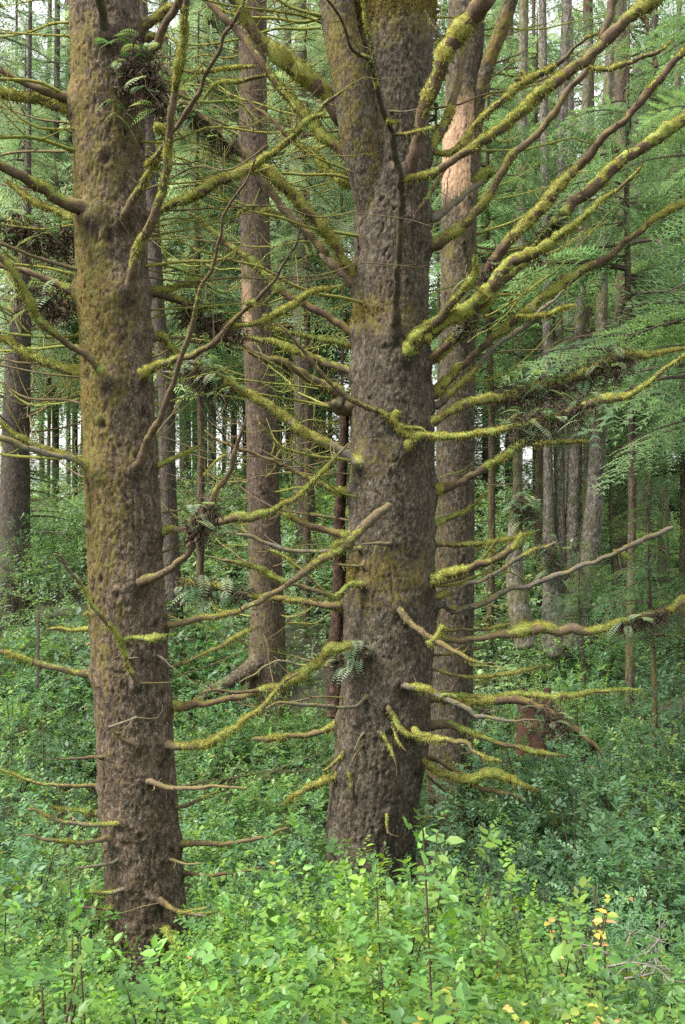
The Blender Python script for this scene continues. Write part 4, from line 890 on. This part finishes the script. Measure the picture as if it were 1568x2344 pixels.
sprig(5, 2060, 4.4, 'bright', "yellowish broad leaved sapling at the left edge", 3, .07, .8, 88)

# ------------------------------------------------------------------ conifers with foliage
def spray(L, rs, tw=.075, sp=.032, ll=.062, dens=1.0):
    nt_ = int(L / tw); t = (np.arange(nt_) + rs.random(nt_)) / nt_; V = []; tr = []
    axis = lambda q: np.stack([q * L, .10 * L * np.sin(q * 3), -.10 * L * q ** 2 - .16 * L * q ** 4], -1)
    for sgn in (-1, 1):
        bl = (.46 * L * (1 - t) ** .75 + .07) * rs.uniform(.55, 1.15, nt_); a = rad(1) * rs.uniform(42, 66, nt_) * sgn; p = axis(t)
        for i in range(nt_):
            if rs.random() > dens: continue
            d = np.array([math.cos(a[i]), math.sin(a[i]), rs.normal(-.12, .12)]); m = max(3, int(bl[i] / sp)); q = np.linspace(.05, 1, m)[:, None]
            c = p[i] + d * q * bl[i]; c[:, 2] -= (q[:, 0] ** 2) * bl[i] * .28
            for s2 in (-1, 1):
                dd = nrm(d + s2 * np.array([-d[1], d[0], 0]) * .9 + rs.normal(0, .16, (m, 3))); l = ll * (1.15 - .5 * q) * rs.uniform(.7, 1.2, (m, 1)); wv = np.cross(dd, [0, 0, 1.]) * .0085 * (ll / .062)
                tr.append(np.stack([c - wv, c + wv, c + dd * l], 1))
    T = np.concatenate(tr); return T, axis
def crown_mesh(name, H, R, nb, seed, pal, ll=.07, droop=.25, base_frac=.0, prof=None, dens=1.0):
    rs = np.random.default_rng(seed); S = [spray(1.0 * k, rs, .075, .036, ll, dens) for k in (.8, 1.0, 1.2, 1.4, 1.6)]; mb = MB()
    tris = []; cols = []; pal = np.array(PALS[pal])
    for i in range(nb):
        f = (i + rs.random()) / nb; z = H * (base_frac + (1 - base_frac) * f); Lb = R * ((1 - f) ** .7 + .08 if prof is None else prof(f)) * rs.uniform(.6, 1.15); T, ax = S[rs.integers(5)]; L0 = ax(np.array([1.]))[0, 0]; k = Lb / L0
        az = rs.uniform(0, 2 * np.pi); tl_ = rs.uniform(-.05, .30) * (1 - droop) - droop * rs.uniform(.2, 1.2) * .8
        Q = T * np.array([k, k, k]); ro = rs.normal(0, .55); cr, sr = math.cos(ro), math.sin(ro); Q = np.stack([Q[..., 0], Q[..., 1] * cr - Q[..., 2] * sr, Q[..., 1] * sr + Q[..., 2] * cr - (Q[..., 0] ** 2) * .06], -1); cz, sz = math.cos(tl_), math.sin(tl_); x = Q[..., 0] * cz - Q[..., 2] * sz; zz_ = Q[..., 0] * sz + Q[..., 2] * cz; ca, sa = math.cos(az), math.sin(az)
        W = np.stack([x * ca - Q[..., 1] * sa, x * sa + Q[..., 1] * ca, zz_ + z], -1); tris.append(W)
        c = pal[rs.integers(len(pal))] * rs.uniform(.7, 1.3); cc = np.ones((len(W), 3)) * c * rs.uniform(.8, 1.2, (len(W), 1)); cols.append(np.repeat(cc, 3, 0))
        q = ax(np.linspace(0, .9, 6)) * k; X = q[:, 0] * cz - q[:, 2] * sz; Zz = q[:, 0] * sz + q[:, 2] * cz; B_ = np.stack([X * ca - q[:, 1] * sa, X * sa + q[:, 1] * ca, Zz + z], -1)
        V, F, cp, _ = tube(B_, np.linspace(.018, .004, 6) * max(.5, k), 5, 0, 0); mb.add(V, [F, cp], WOOD['b'], 1)
    T = np.concatenate(tris).reshape(-1, 3); mb.add(T, np.arange(len(T)).reshape(-1, 3), np.concatenate(cols))
    fs = []; mi = []
    for (k_, m_), Ls in mb.F.items():
        f = np.vstack(Ls); fs.append(f); mi.append(np.full(len(f), m_))
    me = mesh(name, np.vstack(mb.V), fs, np.vstack(mb.C), False, np.concatenate(mi)); me.materials.append(M_NEEDLE); me.materials.append(M_BARK_K); return me
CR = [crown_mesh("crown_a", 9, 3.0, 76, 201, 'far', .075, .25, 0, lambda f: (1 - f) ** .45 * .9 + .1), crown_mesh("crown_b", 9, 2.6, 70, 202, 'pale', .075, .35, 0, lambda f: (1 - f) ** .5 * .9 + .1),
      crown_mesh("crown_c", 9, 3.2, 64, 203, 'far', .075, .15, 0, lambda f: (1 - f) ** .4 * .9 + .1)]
CS = crown_mesh("crown_small", 3, 1.2, 80, 204, 'mid', .05, .15)
def crown(parent, x, y, z, s, k, rz, sz=None):
    o = bpy.data.objects.new('crown', k); COL.objects.link(o); o.parent = parent; pl = parent.location
    o.location = (x - pl.x, y - pl.y, z - pl.z); o.scale = (s, s, sz or s); o.rotation_euler = (0, 0, rz); return o
# crowns of the far trees already standing
rc = np.random.default_rng(77)
for e in [o for o in bpy.data.objects if o.name.startswith('far_tree')]:
    tr = [c for c in e.children if c.name.startswith('trunk')][0]; n = len(tr.data.vertices); v = tr.data.vertices
    ys = np.empty(n * 3); v.foreach_get('co', ys); ys = ys.reshape(-1, 3); yc = ys[:, 1].mean(); zc = CAMZ + rc.uniform(3.2, 6.5) * yc / 40; m = abs(ys[:, 2] - zc) < .6; xc = ys[m, 0].mean()
    crown(e, xc, yc, zc, rc.uniform(1.0, 1.4), CR[rc.integers(3)], rc.uniform(0, 6.28), rc.uniform(1.6, 2.1))
def conifer(px, D, pyb, s, k, label, rz=0, sz=None, w_=14, nm="hemlock_tree", mat=None, group=None, ground_to=True):
    x = (px - CX) / K * D; zb = zz(pyb, D); g = float(ground(x, D)) - .2; e = empty(nm, (x, D, g), label, "conifer", group)
    top = zb + (9 if k is not CS else 3) * (sz or s); r = w_ / 2 / K * D
    stem3('trunk', [(0, 0, 0), (.05, 0, (top - g) * .35), (-.04, 0, (top - g) * .7), (0, 0, top - g)], [r * 1.2, r, r * .7, r * .2], mat or M_BARK_B, e, .3, 16, int(px) % 50, .006, .25)
    crown(e, x, D, zb, s, k, rz, sz); return e
conifer(-150, 11.5, 330, .75, CR[1], "grey green drooping conifer reaching in at the upper left corner", 1.1, w_=60)
for i_, (px_, D_, pb_) in enumerate([(40, 56, 820), (250, 50, 860), (420, 58, 800), (590, 52, 840), (740, 55, 800), (960, 54, 820), (1130, 50, 850), (1290, 56, 900), (1440, 50, 950), (1580, 55, 900)]):
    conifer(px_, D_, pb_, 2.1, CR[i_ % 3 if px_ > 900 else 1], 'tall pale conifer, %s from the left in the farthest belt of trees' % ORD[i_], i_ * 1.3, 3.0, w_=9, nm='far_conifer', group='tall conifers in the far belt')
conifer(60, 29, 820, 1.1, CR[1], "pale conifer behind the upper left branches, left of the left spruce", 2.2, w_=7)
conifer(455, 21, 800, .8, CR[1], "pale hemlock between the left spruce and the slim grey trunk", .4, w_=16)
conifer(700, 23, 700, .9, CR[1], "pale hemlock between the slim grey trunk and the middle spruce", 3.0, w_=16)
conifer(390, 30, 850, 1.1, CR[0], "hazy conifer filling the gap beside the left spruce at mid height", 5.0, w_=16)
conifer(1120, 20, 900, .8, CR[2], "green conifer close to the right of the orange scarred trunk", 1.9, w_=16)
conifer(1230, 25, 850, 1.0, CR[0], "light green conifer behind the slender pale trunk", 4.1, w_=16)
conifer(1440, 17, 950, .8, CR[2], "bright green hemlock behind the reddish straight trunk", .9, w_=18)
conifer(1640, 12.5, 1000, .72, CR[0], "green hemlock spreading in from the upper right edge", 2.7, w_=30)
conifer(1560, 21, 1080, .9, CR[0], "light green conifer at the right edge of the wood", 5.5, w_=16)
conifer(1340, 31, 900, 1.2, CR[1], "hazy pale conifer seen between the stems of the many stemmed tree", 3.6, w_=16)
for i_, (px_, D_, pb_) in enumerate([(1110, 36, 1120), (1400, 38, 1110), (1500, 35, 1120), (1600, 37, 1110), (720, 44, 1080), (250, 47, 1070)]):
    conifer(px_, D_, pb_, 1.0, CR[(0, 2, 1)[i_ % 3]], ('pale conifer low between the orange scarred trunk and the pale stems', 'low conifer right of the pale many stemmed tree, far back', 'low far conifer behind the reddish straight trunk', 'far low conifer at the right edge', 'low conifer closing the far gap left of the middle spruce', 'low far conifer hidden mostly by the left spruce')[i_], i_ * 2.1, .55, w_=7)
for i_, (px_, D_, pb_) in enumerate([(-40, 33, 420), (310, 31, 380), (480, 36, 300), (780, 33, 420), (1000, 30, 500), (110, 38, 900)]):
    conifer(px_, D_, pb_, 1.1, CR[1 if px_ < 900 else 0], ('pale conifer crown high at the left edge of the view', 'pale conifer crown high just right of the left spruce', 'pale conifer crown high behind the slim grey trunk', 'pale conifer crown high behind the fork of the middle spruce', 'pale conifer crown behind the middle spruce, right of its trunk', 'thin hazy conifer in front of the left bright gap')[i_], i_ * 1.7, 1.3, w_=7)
conifer(1490, 12.8, 1470, .85, CS, "young green hemlock standing in the undergrowth at the right edge", .2, w_=12, nm="young_hemlock")
conifer(1330, 15.5, 1420, .5, CS, "small young hemlock at the foot of the many stemmed tree", 1.2, w_=8, nm="young_hemlock")
conifer(1400, 19.5, 1290, .8, CS, "small hemlock sapling under the reddish straight trunk", 2.2, w_=8, nm="young_hemlock")
conifer(60, 27, 1240, 1.4, CS, "young conifer beside the far left dark trunk", 3.2, w_=8, nm="young_hemlock")

# ------------------------------------------------------------------ ferns growing on the trees
def fern(pts, label, n=26, size=.2, spread=.06, hang=.5, seed=0, debris=True, green='pale'):
    """pts: 3d line along which the tuft sits"""
    rs = np.random.default_rng(seed); P = np.array(pts); c = P.mean(0); e = empty('fern_clump', tuple(float(v) for v in c), label, "fern"); mb = MB(); pal = np.array(PALS[green] + PALS['blue'][:2])
    for i in range(n):
        t = rs.uniform(0, len(P) - 1); j = min(int(t), len(P) - 2); b = P[j] + (P[j + 1] - P[j]) * (t - j) + rs.normal(0, spread, 3) - c
        a = rs.uniform(0, 6.28); d = np.array([math.cos(a), math.sin(a) * .8 - .25, rs.uniform(-.5, .9)]); d = d / np.linalg.norm(d); L = size * rs.uniform(.5, 1.3); m = 12; q = np.linspace(0, 1, m)[:, None]
        ax = b + d * q * L; ax[:, 2] -= q[:, 0] ** 2 * L * hang; T = nrm(np.gradient(ax, axis=0)); sd_ = nrm(np.cross(T, [0, 0, 1.])); col = pal[rs.integers(len(pal))] * rs.uniform(.75, 1.25)
        for s in (-1, 1):
            put_leaves(mb, ax[1:], sd_[1:] * s + T[1:] * .45, nrm(np.cross(sd_[1:], T[1:]) * 1.0 + rs.normal(0, .1, (m - 1, 3))), (L * .30 * np.sin(np.pi * (q[1:, 0] * .85 + .12)) + .006), np.tile(col, (m - 1, 1)), thin=True)
        V, F, cp, _ = tube(ax, np.linspace(.002, .0008, m), 4, 0, 0); mb.add(V, [F, cp], col * .8)
    mb.build('fronds', M_FERN, e)
    if debris:
        mb = MB(); k = n * 55; t = rs.uniform(0, len(P) - 1.001, k); j = t.astype(int); b = P[j] + (P[j + 1] - P[j]) * (t - j)[:, None] + rs.normal(0, spread * .8, (k, 3)) - c; b[:, 2] -= np.abs(rs.normal(0, spread * .9, k))
        d = rs.normal(0, .5, (k, 3)) - [0, 0, .5]; put_leaves(mb, b, d, rs.normal(0, 1, (k, 3)), rs.uniform(.02, .07, k), np.ones((k, 3)), thin=True); mb.build('dead_fronds', M_DEBRIS, e)
    return e
def along(rec, a, b, n=6, dy=0.0, dz=0.0, T=None):
    px, Y = rec; L = np.concatenate([[0], np.cumsum(np.hypot(*np.diff(px, axis=0).T))]); L /= L[-1]; q = np.linspace(a, b, n)
    return [at(np.interp(v, L, px[:, 0]), np.interp(v, L, px[:, 1]), np.interp(v, L, Y) + dy) + [0, 0, dz] for v in q]
fr_ = lambda l, Y: [at(x, y, Y) for x, y in l]
fern(fr_([(285, 150), (330, 130), (350, 190), (375, 235)], 6.88), "thick tuft of ferns and dead brown fronds high on the left spruce trunk", 46, .19, .075, .6, 1)
fern(fr_([(268, 210), (262, 262)], 6.88), "single small hanging fern on the left spruce below the thick tuft", 6, .14, .012, 1.2, 2, False)
fern(along(recL['W1'], .1, .8), "dark fern mat on a branch left of the left spruce, above mid height", 44, .17, .07, .5, 3)
fern(along(recL['n'], .15, .6, dz=-.12), "hanging ferns under the short thick branch left of the left spruce", 26, .16, .07, .9, 4)
fern(along(recL['W2'], .35, 1), "fern mat at the broken branch end right of the left spruce", 34, .16, .055, .5, 5)
fern(along(recM['4'], .80, 1, dz=-.05), "fern mat under the crossing branch, right beside the left spruce trunk", 44, .18, .07, .7, 6)
fern(along(recM['k'], .28, .78, 8, dz=.02), "long fern mat on the upper of two right hand branches, dark roots below", 90, .2, .08, .5, 7)
fern(along(recM['j'], .34, .6, 6, dz=.05), "fern mat on the lower of two right hand branches", 50, .19, .08, .6, 8)
fern(fr_([(1182, 1135), (1200, 1150), (1225, 1175)], 17.4), "fern tuft sprouting from the top of the short broken trunk", 40, .32, .12, .7, 9)
fern(fr_([(1250, 1230), (1262, 1270), (1258, 1310)], 18.7), "fern clump clinging to the pale many stemmed tree", 34, .30, .12, .9, 10)
fern(along(recL['t'], .38, .55), "small grey green fern knot where a branch bends up beside the left spruce", 26, .14, .045, .5, 11)
fern(along(recM['V'], .55, 1.0), "drooping fern mat at the end of the low branch, left side of the middle spruce", 50, .2, .07, .7, 12)
fern(along(recM['N'], .55, .72), "fern and brown litter on the bent mossy branch before the rotten stump", 30, .16, .06, .6, 13)
fern(fr_([(768, 1490), (785, 1510), (830, 1480)], 9.55), "green ferns hanging on the left flank of the middle spruce", 34, .2, .05, .9, 14)
fern(along(recM['p'], .12, .3), "ferns in the crotch of the thick right hand branches", 34, .19, .06, .6, 15)
fern(along(recM['q'], .38, .5), "fern tufts on the thickest mossy right hand branch", 30, .19, .06, .6, 16)
fern(along(recM['e'], .62, .85), "ferns on the long branch that reaches up to the left spruce", 44, .17, .05, .6, 17)
fern(along(recM['G'], .68, .88), "brown fern litter along the low right hand branch", 26, .15, .04, .5, 18)

# ------------------------------------------------------------------ rotten stump, snags, dead shrub
e = empty("rotten_stump", tuple(float(v) for v in at(1222, 1720, 12.2)), "crumbling red brown rotten stump among dark shrubs right of the middle spruce", "stump")
rs = np.random.default_rng(9); mb = MB(); ns, m = 48, 40; th = np.linspace(0, 2 * np.pi, ns, endpoint=False); Ht = .7
for inner in (0, 1):
    Z = np.linspace(0, 1, m)[:, None] * (Ht * (1 + .28 * np.sin(th * 3 + 1) + .18 * np.sin(th * 7)) / 1.3)[None]; R = (.24 - .05 * np.linspace(0, 1, m)[:, None] + .03 * np.cos(th * 5)[None]) * (.72 if inner else 1)
    V = np.stack([np.cos(th) * R, np.sin(th) * R, Z + 0 * R], -1).reshape(-1, 3); V *= (1 + .14 * fbm(V * np.array([14, 14, 3.]), 3, 4))[:, None] ** np.array([1, 1, 0]); i = np.arange(m - 1)[:, None] * ns; j = np.arange(ns)[None]; j2 = (j + 1) % ns
    mb.add(V, np.stack([i + j, i + j2, i + ns + j2, i + ns + j], -1).reshape(-1, 4)[:, ::(1 if not inner else -1)])
a = (m - 1) * ns + np.arange(ns); b = a + m * ns; mb.F.setdefault((4, 0), []).append(np.stack([a, np.roll(a, -1), np.roll(b, -1), b], 1)); mb.build('shell', M_ROT, e)
mb = MB()
for k in range(7):
    a_ = rs.uniform(0, 6.28); q = np.array([math.cos(a_) * .22, math.sin(a_) * .22, rs.uniform(.5, 1.0)]); Q, r, _ = resample([q, q + [0, 0, .15], q + [rs.normal(0, .05), rs.normal(0, .05), rs.uniform(.12, .22)]], [.05, .035, .006], .04); V, F, cp, _ = tube(Q, r, 6, .3, k); mb.add(V, [F, cp])

def snag(px, py0, py1, D, r, label):
    b = at(px, py1, D); e = empty("thin_snag", tuple(map(float, b)), label, "dead stem"); t = at(px, py0, D) - b
    mb = MB(); Q, rr_, _ = resample([(0, 0, -.5), t * .5 + [.01, 0, 0], t], [r, r, r * .7], .05); V, F, cp, _ = tube(Q, rr_, 8, .15, 1); mb.add(V, [F, cp], WOOD['g']); mb.build('stem', M_TWIG, e)
    mb = MB(); V, F, cp, _ = tube(np.array([t * .7, t * .7 + [.04, -.02, .03], t * .7 + [.07, -.02, .07]]), np.array([r * .5, r * .4, r * .2]), 6, 0, 1); mb.add(V, [F, cp], WOOD['g']); mb.build('stub', M_TWIG, e)
snag(86, 1400, 1480, 12., .018, "short grey bare stem poking out of the shrubs left of the left spruce")
0 and snag(550, 1735, 1800, 9.5, .013, "mossy grey bare stem in the shrubs between the two near spruces")
rs = np.random.default_rng(15); b0 = at(1425, 2215, 4.3); e = empty("dead_shrub", tuple(map(float, b0)), "tangle of bare grey twigs low at the right, below the feathery shrub", "dead shrub"); 
for k in range(9):
    mb = MB(); d = nrm(np.array([rs.normal(.2, .7), rs.normal(0, .4), rs.uniform(.0, .55)])); L = rs.uniform(.1, .24); s0 = rs.normal(0, .05, 3)
    Q, r, _ = resample([s0, s0 + d * L * .4 + rs.normal(0, .03, 3), s0 + d * L + rs.normal(0, .05, 3)], [.006, .004, .0015], .04); V, F, cp, _ = tube(Q, r, 5, .1, k); mb.add(V, [F, cp])
    for t in range(5):
        i = rs.integers(2, len(Q)); dd = nrm(d + rs.normal(0, .7, 3)); l = rs.uniform(.03, .09); V, F, cp, _ = tube(np.array([Q[i], Q[i] + dd * l * .5 + rs.normal(0, .01, 3), Q[i] + dd * l]), np.array([.0028, .002, .001]), 4, 0, 0); mb.add(V, [F, cp])
    mb.build('twig', M_GREYTWIG, e)

# ------------------------------------------------------------------ haze
HAZE = 0.0
if HAZE:
    me = bpy.data.meshes.new("haze"); x, y0, y1, z0, z1 = 120., -20., 160., CAMZ - 9, CAMZ + 32
    V = [(a, b, c) for a in (-x, x) for b in (y0, y1) for c in (z0, z1)]; me.from_pydata(V, [], [(0, 1, 3, 2), (4, 6, 7, 5), (0, 4, 5, 1), (2, 3, 7, 6), (0, 2, 6, 4), (1, 5, 7, 3)])
    hm = bpy.data.materials.new("haze"); hm.use_nodes = True; hn = hm.node_tree; hn.nodes.clear(); ho = hn.nodes.new('ShaderNodeOutputMaterial'); pv = hn.nodes.new('ShaderNodeVolumePrincipled')
    pv.inputs['Color'].default_value = (.85, .92, .86, 1); pv.inputs['Density'].default_value = HAZE; hn.links.new(pv.outputs[0], ho.inputs['Volume'])
    tag(link("haze", me, hm), kind='stuff')
